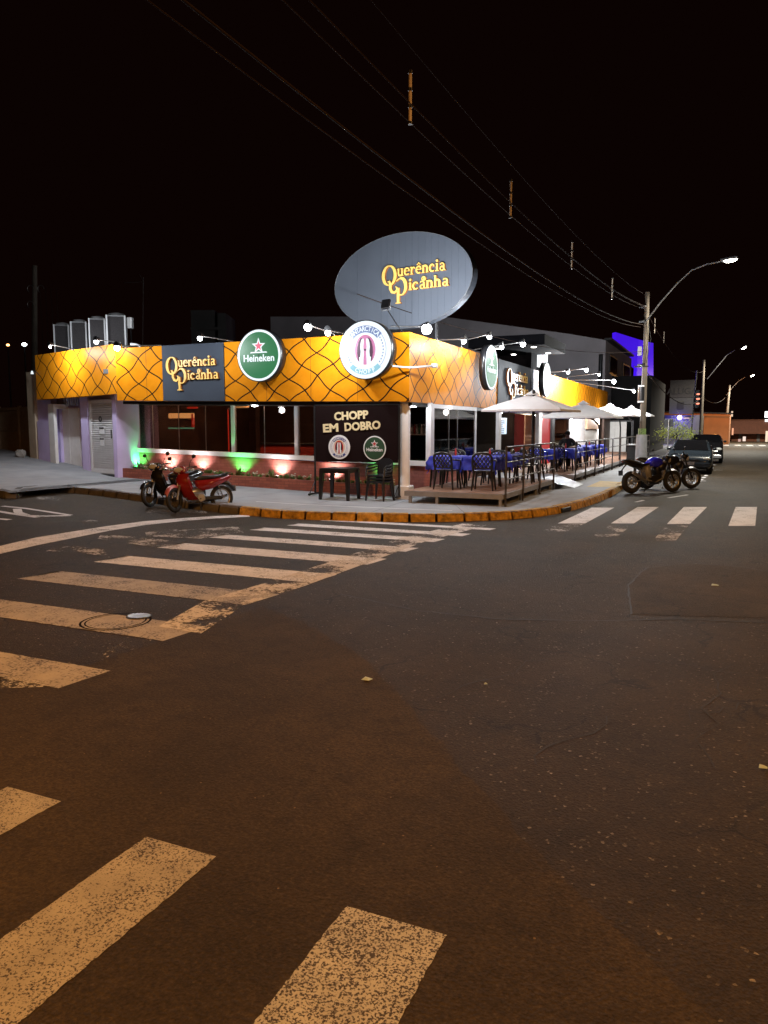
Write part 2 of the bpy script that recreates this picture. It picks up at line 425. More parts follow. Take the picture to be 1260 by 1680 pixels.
def wob(a, b, n, amp, seed):
    rnd = random.Random(seed); out = []
    for i in range(n+1):
        t = i/n; out.append((a[0]+(b[0]-a[0])*t + rnd.uniform(-amp, amp), a[1]+(b[1]-a[1])*t + rnd.uniform(-amp, amp)))
    return out
def chain(pts, amp=.03, step=.12, seed=1):
    out = []
    for i in range(len(pts)-1):
        d = math.dist(pts[i], pts[i+1]); n = max(1, int(d/step)); w = wob(pts[i], pts[i+1], n, amp, seed+i)
        out += w[:-1]
    return out + [pts[-1]]
def poly(name, pts, mat, h):
    bm = bmesh.new(); vv = [bm.verts.new((x, y, gz(x)+h)) for x, y in pts]
    bm.faces.new(vv); bmesh.ops.triangulate(bm, faces=bm.faces[:])
    for f in bm.faces:
        if f.normal.z < 0: f.normal_flip()
    m = MB(); m.bm(bm); return struct(m.build(name, mat))
# smoother, browner asphalt on the near left; repair patches on the right
edge = [tuple(ong(*p)[:2]) for p in ((432,996),(500,1022),(600,1082),(690,1180),(790,1300),(880,1400),(970,1480),(1050,1560),(1180,1680))]
poly('asphalt_patch', chain(edge, .02) + [(.5,1.2),(.6,-4),(-7.9,-4),(-7.9,3.5),(-4.4,3.6)], M['patch'], .002)
e2 = [tuple(ong(*p)[:2]) for p in ((560,975),(690,1003),(820,1016),(960,1019),(1110,1016),(1259,1022),(1600,1060))]
e3 = [tuple(ong(*p)[:2]) for p in ((1035,1008),(1030,960),(1060,932),(1130,924),(1215,930),(1300,945),(1500,1000))]
poly('asphalt_repair', chain(e3, .02, seed=9) + [(6,4.2),(3,5.05)] + [tuple(ong(1259,1014)[:2])], M['patch2'], .0025)
def seam(name, pts, w, seed):
    c_ = chain(pts, .012, .10, seed); pr = []
    for i, p in enumerate(c_):
        a = c_[max(i-1,0)]; b = c_[min(i+1,len(c_)-1)]; d = Vector((b[0]-a[0], b[1]-a[1])).normalized(); ww = w*random.uniform(.4,1.2)
        pr.append(((p[0]-d.y*ww, p[1]+d.x*ww), (p[0]+d.y*ww, p[1]-d.x*ww)))
    sheet(name, pr, M['tar'], .0035)
M['tar'] = P('tar_seam', (.016,.012,.009), .7)
seam('tar_seam', e2, .016, 31); seam('tar_seam', e3, .010, 33)
for k, (a, b) in enumerate((((1040,1075),(1259,1110)),((700,1150),(900,1080)),((1120,1180),(1230,1150)),((860,1250),(1010,1180)),((1180,1090),(1150,1260)),((430,900),(560,905)))):
    a = ong(*a); b = ong(*b); q = [(a.x+(b.x-a.x)*i/6+random.uniform(-.07,.07), a.y+(b.y-a.y)*i/6+random.uniform(-.07,.07)) for i in range(7)]
    seam('crack', q, .005, 50+k)
# pedestrian crossing on the left street: stripes run along x
rnd = random.Random(3)
stripes = [(-8.3,-4.15,3.70,4.14),(-7.9,-4.28,4.93,5.46),(-7.66,-4.40,6.32,6.88),(-7.70,-4.35,7.56,8.12),(-7.75,-4.25,8.88,9.40),(-7.70,-4.2,10.06,10.46),
           (-7.62,-4.15,11.12,11.50),(-7.35,-3.95,11.92,12.26),(-7.15,-3.75,12.84,13.1)]
for i, (x0, x1, y0, y1) in enumerate(stripes):
    w = math.hypot(1, 0); n = 90; sk = .03*(x1-x0)
    pts = [((x0+(x1-x0)*k/n + (0 if k else -.02), y0 + rnd.uniform(-.007,.007)), (x0+(x1-x0)*k/n + (.10 if k == 0 else (0.05 if k == n else 0)), y1 + rnd.uniform(-.007,.007))) for k in range(n+1)]
    sheet('crosswalk_stripe', pts, M['paint_mid'] if i < 3 else M['paint'])
# white edge line joining the right ends of the stripes (cracked and worn)
er = [ong(*p) for p in ((330,1040),(400,994),(500,962),(600,925),(700,888),(800,862))]
sheet('crosswalk_edge', [((p.x-.50, p.y+.03), (p.x, p.y)) for p in er], ghost('cracked_paint', (.62,.58,.56), .44, .56), .0055)
# near crossing (runs under the camera)
for x0, x1, y1, mt in ((-3.22,-2.86,2.53,'paint_near2'),(-2.26,-1.88,2.45,'paint_near2'),(-1.23,-.83,2.38,'paint_near'),(-.2,.2,1.72,'paint_near')):
    n = 150
    sheet('crosswalk_stripe', [((x0+rnd.uniform(-.0035,.0035), -1.4+(y1+1.4)*k/n), (x1+rnd.uniform(-.0035,.0035), -1.4+(y1+1.4)*k/n)) for k in range(n+1)], M[mt])
# crossing on the right street
for tl, tr, bl, br in (((971,833),(1008,833),(915,859),(960,859)),((1046,832),(1081,832),(1002,859),(1040,859)),((1122,832),(1160,832),(1094,860),(1132,860)),((1207,832),(1242,832),(1195,863),(1239,863)),((1292,832),(1326,832),(1296,865),(1338,865))):
    a, b, c, d = [ong(*p) for p in (tl, tr, bl, br)]
    n = 10
    sheet('crosswalk_stripe', [((c.x+(a.x-c.x)*k/n, c.y+(a.y-c.y)*k/n), (d.x+(b.x-d.x)*k/n, d.y+(b.y-d.y)*k/n)) for k in range(n+1)], M['paint'])
for a, b, c, d in (((915,860),(958,860),(888,872),(930,872)),((1002,861),(1038,861),(970,881),(1012,881)),((1094,862),(1130,862),(1070,888),(1108,888))):
    a, b, c, d = [ong(*p) for p in (a, b, c, d)]
    sheet('worn_stripe', [((c.x, c.y), (d.x, d.y)), ((a.x, a.y), (b.x, b.y))], M['ghost'])
# stop line on the left street (an arc) and worn lettering
st = [((-30,906+6),(-30,899)),((0,909),(0,896)),((60,895),(60,882)),((120,883),(115,873)),((180,871),(175,863.5)),((240,861.5),(235,855.5)),((300,855),(297,850.5)),((350,851),(350,847)),((410,848),(408,844.5))]
sheet('stop_line', [(tuple(ong(*a)[:2]), tuple(ong(*b)[:2])) for a, b in st], M['paint'])
def smear(pts, mt='ghost'):
    sheet('worn_marking', [(tuple(ong(*a)[:2]), tuple(ong(*b)[:2])) for a, b in pts], M[mt], .0045)
smear([((160,884),(165,878)),((220,893),(215,880)),((300,905),(290,888))])
smear([((75,905),(85,900)),((120,905),(120,896)),((180,915),(170,902))])
smear([((240,880),(238,873)),((330,884),(330,868)),((400,874),(390,864))])
smear([((275,876),(277,868)),((345,884),(340,874))])
smear([((300,1018),(330,1000)),((360,1018),(400,996))])
smear([((160,1085),(190,1055)),((230,1062),(250,1050))])
smear([((0,1130),(0,1108)),((70,1128),(80,1118))])
smear([((240,842),(245,836)),((340,846),(340,839))], 'ghost2')
smear([((60,862),(60,846)),((185,859),(120,848))], 'ghost2')
smear([((60,819),(60,812)),((100,822),(98,816))], 'ghost2')
smear([((1165,1040-145),(1165,893)),((1180,895),(1180,893))], 'ghost')
# lettering on the road by the left kerb: an arrow-like pair of strokes
def rstroke(pts, w):
    m = MB(); q = [ong(*p) for p in pts]; pr = []
    for i, p in enumerate(q):
        d = (q[min(i+1, len(q)-1)] - q[max(i-1, 0)]); d = Vector((-d.y, d.x, 0)).normalized() * w/2
        pr.append(((p.x+d.x, p.y+d.y), (p.x-d.x, p.y-d.y)))
    sheet('road_lettering', pr, M['paint'])
rstroke([(4,830.5),(40,834),(80,840),(116,845.5)], .12)
rstroke([(28,835),(30,841),(45,846),(75,847),(116,846)], .16)
rstroke([(-20,836),(20,843),(62,849)], .14)
rstroke([(-20,850),(16,853)], .14)
# parking bay marks on the right street
for a, b in (((1110,789),(1158,788)),((1133,789.5),(1158,789.5)),((1045,806),(1110,803)),((1128,812),(1096,817)),((1043,824),(1056,821)),((1160,771.5),(1186,771.5))):
    rstroke([a, b], .09)
for k in range(9):
    y0 = 24.6 + k*1.25 if k < 6 else 34 + (k-6)*3.0
    sheet('dash', [((-.98+.05*k, y0), (-.86+.05*k, y0)), ((-.94+.05*k, y0+.55), (-.82+.05*k, y0+.55))], M['paint'])
for k in range(7):
    sheet('far_crossing', [((-.4+1.15*k, 84.5), (.2+1.15*k, 84.5)), ((-.4+1.15*k, 89), (.2+1.15*k, 89))], M['paint'])

# pavement + kerb --------------------------------------------------
kp_px = [(0,783),(40,787),(80,792),(160,802),(240,813),(310,823),(373,832),(440,836),(545,842),(645,845),(740,844),(800,841),(862,839),(903,836),(944,825),(986,813),(1012,805)]
kpath = [Vector(ong(x, y, .15)[:2]) for x, y in kp_px]
kpath = [Vector((-60,19.5)), Vector((-32,18.2)), Vector((-24,17.0))] + kpath + [Vector((-2.93, y)) for y in (25.5, 30, 40, 60, 84)]
def catmull(P_, n=6):
    out = []
    for i in range(len(P_)-1):
        p0, p1, p2, p3 = P_[max(i-1,0)], P_[i], P_[i+1], P_[min(i+2,len(P_)-1)]
        for k in range(n):
            t = k/n
            out.append(.5*((2*p1)+(-p0+p2)*t+(2*p0-5*p1+4*p2-p3)*t*t+(-p0+3*p1-3*p2+p3)*t**3))
    return out + [P_[-1]]
# light smoothing of the measured path
for _ in range(2):
    kpath = [kpath[0]] + [(kpath[i-1] + kpath[i]*2 + kpath[i+1])/4 if 3 < i < len(kpath)-4 else kpath[i] for i in range(1, len(kpath)-1)] + [kpath[-1]]
kc = catmull(kpath)
def innerpt(p):
    if p.x < -20.6: return Vector((p.x, 60))
    if p.y < 19 and p.x < -7: return Vector((p.x, 19))
    if p.y < 19: return Vector((-7, 19))
    return Vector((-7, p.y))
m = MB(); vs = []; K = 3
for p in kc:
    q = innerpt(p)
    for k in range(K+1):
        r = p.lerp(q, k/K); vs.append((r.x, r.y, gz(r.x)+.15))
fs = []
for i in range(len(kc)-1):
    for k in range(K): fs.append((i*(K+1)+k, (i+1)*(K+1)+k, (i+1)*(K+1)+k+1, i*(K+1)+k+1))
m.add(vs, [f[::-1] for f in fs]); struct(m.build('pavement', M['walk']))
# kerb stones resampled by length
L_ = [0]
for i in range(1, len(kc)): L_.append(L_[-1] + (kc[i]-kc[i-1]).length)
def kat(s):
    for i in range(1, len(L_)):
        if L_[i] >= s:
            t = (s-L_[i-1])/max(1e-6, L_[i]-L_[i-1]); return kc[i-1].lerp(kc[i], t), (kc[i]-kc[i-1]).normalized()
    return kc[-1], (kc[-1]-kc[-2]).normalized()
ky = MB(); kd = MB(); s = 0; rnd = random.Random(5)
xa = ong(373,832,.15).x
while s < L_[-1]-.6:
    ln = .52 + rnd.uniform(-.04,.04) if s > 20 else .95
    p, _ = kat(s); q, _ = kat(s+ln-(.05 if s > 20 else .012)); d = (q-p).normalized(); nrm = Vector((d.y, -d.x))   # outward to the road
    yellow = p.x > xa and p.y < 24.2
    o1 = .015 + rnd.uniform(-.008,.008); h = .155 + rnd.uniform(-.006,.008); b = .02
    mm = ky if yellow else kd
    def pt(c, off, z): return (c.x+nrm.x*off, c.y+nrm.y*off, gz(c.x)+z)
    prof = [(-.14,.1),(-.14,h-.002),(-.12,h),(o1-.035,h),(o1,h-.035),(o1+.035,-.02)]
    vv = [pt(p, a, z) for a, z in prof] + [pt(q, a, z) for a, z in prof]; n = len(prof)
    mm.add(vv, [(i, i+1, n+i+1, n+i) for i in range(n-1)] + [tuple(range(n))[::-1], tuple(range(n, 2*n))])
    s += ln
struct(ky.build('kerb_yellow', M['kerb_y'])); struct(kd.build('kerb', M['kerb']))
# expansion joints across the pavement
mm = MB()
for s_ in [i*1.9+18 for i in range(40)]:
    if s_ > L_[-1]-20: break
    p, d = kat(s_); q = innerpt(p); e = (q-p).normalized()
    a = p + e*.16; b = p + e*min(7.0, (q-p).length); w = Vector((-e.y, e.x))*.006
    vs = [];
    for k in range(9): c = a.lerp(b, k/8); vs += [(c.x+w.x, c.y+w.y, gz(c.x)+.1525), (c.x-w.x, c.y-w.y, gz(c.x)+.1525)]
    mm.add(vs, [(2*k, 2*k+1, 2*k+3, 2*k+2) for k in range(8)])
struct(mm.build('pavement_joint', P('joint_dirt', (.10,.10,.10), .95)))
# thin painted line on the pavement, ramp of the accessible crossing
pl_ = [ong(x, y, .15) for x, y in ((420,823),(500,828),(600,832.5),(700,836.5),(742,838))]
mm = MB(); vs = []
for p in pl_: vs += [(p.x, p.y-.02, gz(p.x)+.154), (p.x, p.y+.03, gz(p.x)+.154)]
mm.add(vs, [(2*i, 2*i+1, 2*i+3, 2*i+2) for i in range(len(pl_)-1)]); struct(mm.build('pavement_line', M['whitep']))
mm = MB(); q = [ong(*p, .15) for p in ((962,799),(1010,799),(1035,792),(985,789))]
mm.add([(a.x, a.y, .154) for a in q], [(0,1,2,3)]); struct(mm.build('tactile_paving', P('tactile_yellow', (.50,.36,.14), .8, var=.25, bump=.4)))
# pavement on the far side of the left street
poly('far_pavement', [(-60,60),(-20.7,60),(-20.7,140),(-60,140)], M['walk'], .15)

# ---------------------------------------------------------------- restaurant
YF, XF = 16.0, -6.60
B = thing('restaurant_building', 'single-storey corner restaurant with orange criss-cross fascia and red brick base', 'building', (-10, 20, 0))
xg0, xg1 = aty(267,600,YF).x, aty(368,600,YF).x
xL = aty(190,600,YF).x
ZT = 3.94
def zb(x): return 2.40 + max(0, (-8-x))*.02
def wall_strip(mb, x0, x1, y, th, z0f, z1f, mi=0, n=1):
    for i in range(n):
        a = x0+(x1-x0)*i/n; b = x0+(x1-x0)*(i+1)/n
        mb.add([(a,y,z0f(a)),(b,y,z0f(b)),(b,y+th,z0f(b)),(a,y+th,z0f(a)),(a,y,z1f(a)),(b,y,z1f(b)),(b,y+th,z1f(b)),(a,y+th,z1f(a))],
               [(0,3,2,1),(4,5,6,7),(0,1,5,4),(2,3,7,6)] + ([(3,0,4,7)] if i == 0 else []) + ([(1,2,6,5)] if i == n-1 else []), mi)
ZTf = lambda x: ZT
m = MB(); wall_strip(m, xL, xg0-.006, YF, .22, zb, ZTf); m.build('fascia_panel', M['orange'], B)
m = MB(); wall_strip(m, xg0, xg1, YF-.02, .22, lambda x: zb(x)+.003, ZTf); m.build('fascia_sign_panel', M['grey_panel'], B)
m = MB(); wall_strip(m, xg1+.006, XF, YF, .22, zb, ZTf); m.build('fascia_panel', M['orange'], B)
for x in (xL+1.05, xg1+1.25, xg1+2.5, xg1+3.75):
    m = MB(); m.box(x-.003, x+.003, YF-.002, YF+.01, zb(x)+.004, ZT-.002); m.build('panel_joint', M['dark'], B)
# right fascia: orange / grey panel / orange, ends in a rounded corner
yp0, yp1 = atx(817,600,XF).y, atx(875,600,XF).y
YE = 47.0
m = MB(); m.box(XF-.22, XF-.002, YF+.004, yp0-.006, 2.39, ZT); m.build('fascia_panel', M['orange'], B)
m = MB(); m.box(XF-.20, XF+.02, yp0, yp1, 2.393, ZT); m.build('fascia_sign_panel', M['grey_panel'], B)
m = MB(); m.box(XF-.22, XF, yp1+.006, YE, 2.45, ZT)
rr = 1.2; pts = [(XF-rr+rr*math.cos(t), YE+rr*math.sin(t)) for t in [i*math.pi/2/8 for i in range(9)]]
for i in range(8):
    a, b = pts[i], pts[i+1]; m.add([(a[0],a[1],2.45),(b[0],b[1],2.45),(b[0],b[1],ZT),(a[0],a[1],ZT)], [(0,1,2,3)])
m.build('fascia_panel', M['orange'], B)
m = MB(); m.box(XF-.5, XF-.02, YF+.22, YE, 2.30, 2.38); wall_strip(m, xL, XF-.5, YF+.22, 1.0, lambda x: zb(x)-.09, lambda x: zb(x)-.01); m.build('soffit', M['dark'], B)
# wedge-shaped left end, stepping forward
A3 = aty(189, 564, 16.1); sc_ = 16.1/gz(0) if False else 1
B3 = Vector((-20.05, 17.59, A3.z))
nL = Vector((-(B3-A3).y, (B3-A3).x, 0)).normalized()
ud = (A3-B3).normalized(); ud.z = 0; inw = Vector((-ud.y, ud.x, 0))
def frame(p, zrot_u, inwd): 
    M_ = Matrix.Identity(4)
    for i, c in enumerate((zrot_u, inwd, Vector((0,0,1)))):
        for k in range(3): M_[k][i] = c[k]
    M_.translation = p; return M_
FL = frame(Vector((B3.x, B3.y, 0)), ud, inw)
LW = (A3-B3).length
zlb = atp(190, 646, A3, nL).z; zlb2 = atp(57, 656, A3, nL).z
m = MB(); m.T = FL
m.add([(0,0,zlb2),(LW,0,zlb),(LW,.2,zlb),(0,.2,zlb2),(0,0,A3.z),(LW,0,A3.z),(LW,.2,A3.z),(0,.2,A3.z)], [(0,3,2,1),(4,5,6,7),(0,1,5,4),(1,2,6,5),(2,3,7,6),(3,0,4,7)])
o = m.build('fascia_panel', M['orange'], B)
for p in o.data.polygons:       # UV along the wedge
    for li in p.loop_indices:
        c = m.v[o.data.loops[li].vertex_index]; o.data.uv_layers[0].data[li].uv = ((c - B3).dot(ud)+.37, c.z)
def uL(px, py=700, dep=.3):
    p = atp(px, py, A3 + inw*dep, nL); q = FL.inverted() @ p; return q.x
def zL(px, py, dep=.3): return atp(px, py, A3 + inw*dep, nL).z
zg = lambda u: gz((FL @ Vector((u,0,0))).x) + .10
D0 = .32
m = MB(); m.T = FL
u0, u1, u2, u3, u4, u5 = uL(62), uL(84), uL(93), uL(132), uL(143), uL(187)
m.box(u0, u1, D0, D0+.2, zg(u0)-.3, 2.8)                 # pier left
m.box(u0+.1, u1+.02, D0-.08, D0-.004, zg(u0)-.3, 2.02)          # low projecting panel
m.box(u3, u4, D0, D0+.45, zg(u3)-.4, 2.8)
m.box(u1, u1+.12, D0+.2, D0+.45, zg(u1)-.3, 2.8)
m.box(u1+.12, u3-.002, D0+.38, D0+.5, zg(u3)-.4, 2.8)        # recess back wall
m.box(u5-.02, u5+.18, D0-.05, D0+1.3, zg(u5)-.4, 2.8)      # return wall beside the louvre door
m.box(u4+.02, u5-.03, D0+.12, D0+.2, 2.62, 2.8)
m.build('lilac_wall', M['lilac'], B)
# lilac return wall from the louvre door to the window wall
YW = 17.2
p0 = FL @ Vector((u5+.18, D0, 0)); xw0 = aty(209, 700, YW).x
m = MB(); m.add([(p0.x,p0.y,.2),(xw0,YW,.2),(xw0,YW+.2,.2),(p0.x,p0.y+.2,.2),(p0.x,p0.y,2.6),(xw0,YW,2.6),(xw0,YW+.2,2.6),(p0.x,p0.y+.2,2.6)], [(0,3,2,1),(4,5,6,7),(0,1,5,4),(1,2,6,5),(2,3,7,6),(3,0,4,7)])
m.build('return_wall', M['lilac'], B)
m = MB(); m.T = FL; ue = uL(51); m.box(ue, u0-.003, D0-.1, D0+.5, zg(ue)-.3, 3.62); m.build('end_pier', M['beige'], B)
m = MB(); m.T = FL; m.box(u1+.005, u2, D0-.1, D0+.0, zg(u1)-.2, 2.55); m.box(u1+.005, u2, D0+.0, D0+.5, 2.4, 2.55); m.build('post', M['white'], B)
# white double door in the recess
m = MB(); m.T = FL; ud0, ud1 = uL(99,700,.64), uL(130.5,700,.64); um = (ud0+ud1)/2
for a, b in ((ud0, um-.012), (um+.012, ud1)): m.bbox(a, b, D0+.30, D0+.36, zg(um)-.05, 2.42, .008)
m.box(um-.012, um+.012, D0+.33, D0+.37, zg(um)-.05, 2.42)
dr = m.build('double_door', M['white'], B)
m = MB(); m.T = FL
for k in range(9): m.box(ud0+.02+k*(ud1-ud0-.1)/8, ud0+.05+k*(ud1-ud0-.1)/8, D0+.30, D0+.34, 2.5, 2.74)
m.build('vent_grille', M['white_metal'], B)
# louvre door
m = MB(); m.T = FL; a, b = u4+.06, u5-.05; z0 = zg(b)+.12; z1 = 2.62
m.box(a, a+.08, D0+.02, D0+.10, z0, z1); m.box(b-.08, b, D0+.02, D0+.10, z0, z1); m.box(a+.08, b-.08, D0+.02, D0+.10, z1-.1, z1); m.box(a+.08, b-.08, D0+.02, D0+.10, z0, z0+.12)
m.box(a+.08, b-.08, D0+.085, D0+.098, z0+.12, z1-.1)
n = 30
for k in range(n):
    z = z0+.13 + (z1-.1-z0-.13)*k/n; h = (z1-z0-.24)/n
    m.add([(a+.08,D0+.03,z),(b-.08,D0+.03,z),(b-.08,D0+.08,z+h*.72),(a+.08,D0+.08,z+h*.72),(a+.08,D0+.045,z),(b-.08,D0+.045,z)], [(0,1,2,3),(0,4,5,1)])
ld = m.build('louvre_door', M['white_metal'], B)
m = MB(); m.T = FL; m.cyl((b-.1,D0-.03,1.5),(b-.1,D0-.03,1.75),.015); m.build('handle', M['dark'], ld)
m = MB(); m.T = FL; uc = (a+b)/2
m.box(uc-.1,uc+.16,D0-.0,D0+.015,1.62,1.82); m.build('notice', M['whitep'], ld)
m = MB(); m.T = FL; m.box(uc-.08,uc+.14,D0-.0,D0+.015,1.28,1.50); m.build('notice', M['whitep'], ld)
m = MB(); m.T = FL; m.box(uc-.1,uc+.16,D0-.008,D0-.002,1.77,1.82); m.build('notice_print', M['dark'], ld)
m = MB(); m.T = FL; m.box(uc-.08,uc+.14,D0-.008,D0-.002,1.46,1.50); m.build('notice_print', M['dark'], ld)
m = MB(); m.T = FL; m.lathe([(.05,0),(.085,0),(.085,.01),(.05,.01)],16,0,Matrix.Translation((uc,D0-.01,2.06)) @ Matrix.Rotation(R(90),4,'X')); m.build('ring_sticker', M['dark'], ld)
m = MB(); m.T = FL; m.box(u4+.02, u5-.03, D0-.06, D0+.6, zg(u5)-.4, zg(u5)+.11); m.build('door_step', M['black'], B)
# base wall under the windows
zs = lambda x: gz(x) + .15 + .84
xw1 = -6.52
m = MB(); wall_strip(m, xw0+.002, xw1, YW, .18, lambda x: gz(x)-.1, lambda x: zs(x)-.12, 0, 6); m.build('brick_wall', M['brick'], B)
m = MB(); wall_strip(m, xw0+.004, xw1+.06, YW-.08, .30, lambda x: zs(x)-.118, lambda x: zs(x), 0, 1); m.build('window_sill', M['white'], B)
# planter
xp0, xp1 = aty(192,780,16.7).x, aty(655,800,16.7).x
m = MB(); wall_strip(m, xp0, xp1, 16.68, .12, lambda x: gz(x), lambda x: gz(x)+.15+.27, 0, 6); m.box(xp1-.12, xp1, 16.80, YW-.002, 0, .42)
m.build('planter_wall', M['brick_dark'], B)
m = MB(); wall_strip(m, xp0, xp1-.12, 16.80, YW-16.80-.002, lambda x: gz(x), lambda x: gz(x)+.15+.22, 0, 6); m.build('planter_soil', M['soil'], B)
# front windows
mul = [209, 382, 486, 705]
for i in range(3):
    xa_, xb_ = aty(mul[i],700,YW).x, aty(mul[i+1],700,YW).x
    m = MB(); w = .05
    wall_strip(m, xa_-w+.002, xa_+w, YW-.02, .12, lambda x: zs(x)+.002, zb)
    if i == 2: wall_strip(m, xb_-.04, xb_+.04, YW-.02, .12, lambda x: zs(x)+.002, zb)
    wall_strip(m, xa_+w, xb_-w-.002, YW-.0, .06, lambda x: zb(x)-.08, zb)
    wn_ = m.build('window', M['white_metal'], B)
    m = MB(); wall_strip(m, xa_+w, xb_-w, YW+.03, .008, lambda x: zs(x)+.002, lambda x: zb(x)-.08); m.build('pane', M['glass'], wn_)
    nj = 4 if i == 0 else 2
    for k in range(1, nj):
        m = MB(); xx = xa_+(xb_-xa_)*k/nj; m.box(xx-.006, xx+.006, YW+.02, YW+.045, zs(xx), zb(xx)-.08)
        m.build('glazing_joint', M['steel'], wn_)
# corner column with plinth
cx, cy = -6.82, 16.28
m = MB(); m.cyl((cx,cy,.1),(cx,cy,2.42),.125,n=24); cl = m.build('corner_column', M['white'], B)
m = MB(); m.bbox(cx-.19,cx+.17,cy-.17,cy+.17,.12,.46,.02); m.build('plinth', M['white'], cl)
# side wall (right facade) elements on x = XW
XW = -6.52
def yR(px): return atx(px,700,XW).y
zf = .44
m = MB()
m.box(xw1-.18, xw1, YW+.183, yR(783), 0, .88); m.build('brick_wall', M['brick'], B)
m = MB(); m.box(xw1-.24, xw1+.06, YW+.225, yR(783), .882, .99); m.build('window_sill', M['white'], B)
m = MB(); m.box(xw1-.10, xw1+.0, YW+.12, YW+.22, .99, 2.38); m.box(xw1-.1, xw1-.02, yR(783)-.08, yR(783), .99, 2.38); m.box(xw1-.09, xw1-.02, YW+.22, yR(783)-.08, 2.28, 2.38)
m.box(xw1-.14,xw1-.06,YW+.02,YW+.118,.99,2.38)
w_ = m.build('window', M['white_metal'], B)
m = MB(); m.box(xw1-.055, xw1-.045, YW+.22, yR(783)-.08, .99, 2.28); m.build('pane', M['glass'], w_)
for px in (739,753):
    m = MB(); m.box(xw1-.065, xw1-.035, yR(px)-.008, yR(px)+.008, .99, 2.28); m.build('glazing_joint', M['steel'], w_)
def rpart(name, a, b, z0, z1, mat, th=.1, off=0, par=None):
    m = MB(); m.box(XW-th+off, XW+off, yR(a)+.003, yR(b)-.003, z0, z1); return m.build(name, M[mat], par or B)
rpart('doorway_shade_panel', 780, 823, .2, 2.38, 'black_soft', .1, -1.3)  # black panel set back, standing for the dark inside the doorway
rpart('door_frame', 818, 822, .2, 2.38, 'white_metal', .1, .01)
rpart('opening_shade_panel', 823, 897, .2, 2.38, 'black_soft', .1, -1.3)  # second black panel, painting the unlit depth of the wider opening
M['red_case'] = EM('red_lit_case', (.42,.012,.012), .8); M['warm_in'] = P('warm_inner_wall', (.62,.40,.26), .6)
rpart('red_panel', 888, 905, .2, 2.3, 'red_case', .02, -.06)
rpart('door_jamb', 883, 888, .2, 2.45, 'white', .14, .03)
rpart('door_jamb', 905, 909, .2, 2.45, 'dark', .14, .03)
rpart('glass_door', 909, 931, .2, 2.3, 'glass', .02, -.05)
rpart('white_curtain', 936, 961, .3, 2.45, 'curtain', .05, -.04)
rpart('warm_wall', 909, 935, .2, 2.4, 'warm_in', .05, -1.2)
rpart('hatch_box', 962, 982, 1.75, 2.44, 'warm_in', .12, .05)
rpart('hatch_wall', 961, 985, .3, 1.74, 'white', .05, -.05)
rpart('wall_panel', 990, 1000, .2, 2.45, 'brownwall', .12, .03)
m = MB(); a = aty(1000,692,47.9); b = aty(1027,738,47.9)
for k in range(3): m.box(a.x+(b.x-a.x)*k/3, a.x+(b.x-a.x)*(k+1)/3-.012, 47.86, 47.92, .2, a.z)
t = thing('white_screen', 'tall white panel closing the far end of the dining terrace', 'screen', (a.x,47.9,.15)); m.build('panel', M['white'], t)
m = MB(); m.box(b.x+.3, b.x+.4, 47.8, 47.9, .15, a.z); m.box(a.x,b.x+.4,47.8,47.85,a.z,a.z+.08); m.build('screen_frame', M['dark'], t)
rpart('lintel', 876, 999, 2.452, 2.6, 'dark', .2, .03)
# menu board lit in the doorway
m = MB(); mb0 = atx(824,688,XW); mb1 = atx(836,712,XW)
m.bbox(XW-.16, XW-.10, mb0.y, mb1.y, mb1.z, mb0.z+.05, .01); pb = m.build('lit_menu_board', EM('lit_menu_face', (.72,.88,1.0), 1.1), B)
m = MB()
rr_ = random.Random(2)
for k in range(7):
    z = mb0.z - .03 - k*(mb0.z-mb1.z-.02)/7; y0 = mb0.y+.12; m.box(XW-.10, XW-.094, y0, y0+rr_.uniform(.3,.6)*(mb1.y-mb0.y), z-.03, z)
m.build('menu_print', M['bluep'], pb)
# roof and interior shell
m = MB(); m.box(-15.9, XF-.23, YF+.23, 47.4, 3.30, 3.42); 
m.add([(-20.0,17.9,3.3),(-15.9,16.6,3.3),(-15.9,30,3.3),(-20.0,30,3.3),(-20.0,17.9,3.42),(-15.9,16.6,3.42),(-15.9,30,3.42),(-20.0,30,3.42)], [(0,1,2,3),(4,7,6,5),(0,3,7,4),(0,4,5,1)])
m.build('roof', M['wall_dim'], B)
m = MB(); m.box(-16.2, XW-.25, YW+.2, 47.2, 2.75, 2.85); m.build('ceiling', M['ceil'], B)
m = MB(); m.box(-16.2, XW-.2, YW+.2, 47.2, .0, .22); m.build('interior_floor', P('interior_tiles', (.12,.07,.05), .25), B)
m = MB(); m.box(-16.4, -16.2, YW+.2, 47.2, 0, 3.29); m.box(-16.2, -11, 24.5, 24.7, .22, 2.75); m.box(-16.4, -6.6, 47.2, 47.4, 0, 3.29); m.build('interior_wall', M['brownwall'], B)
m = MB(); m.box(-11, -10.85, 31.5, 47, .22, 2.75); m.build('red_interior_wall', M['redwall'], B)
m = MB(); x_ = aty(239,700,18.2).x; m.box(-16.19,x_, 18.2, 18.3, .22, 2.6); m.build('partition', P('gold_curtain', (.40,.22,.07), .8, var=.2), B)
for x, y in ((-13.2,19.6),(-9.7,20.2),(-11.8,22)):
    m = MB(); m.bbox(x-.12,x+.12,y-.12,y+.12,.22,2.75,.01); m.build('interior_pillar', M['brownwall'], B)
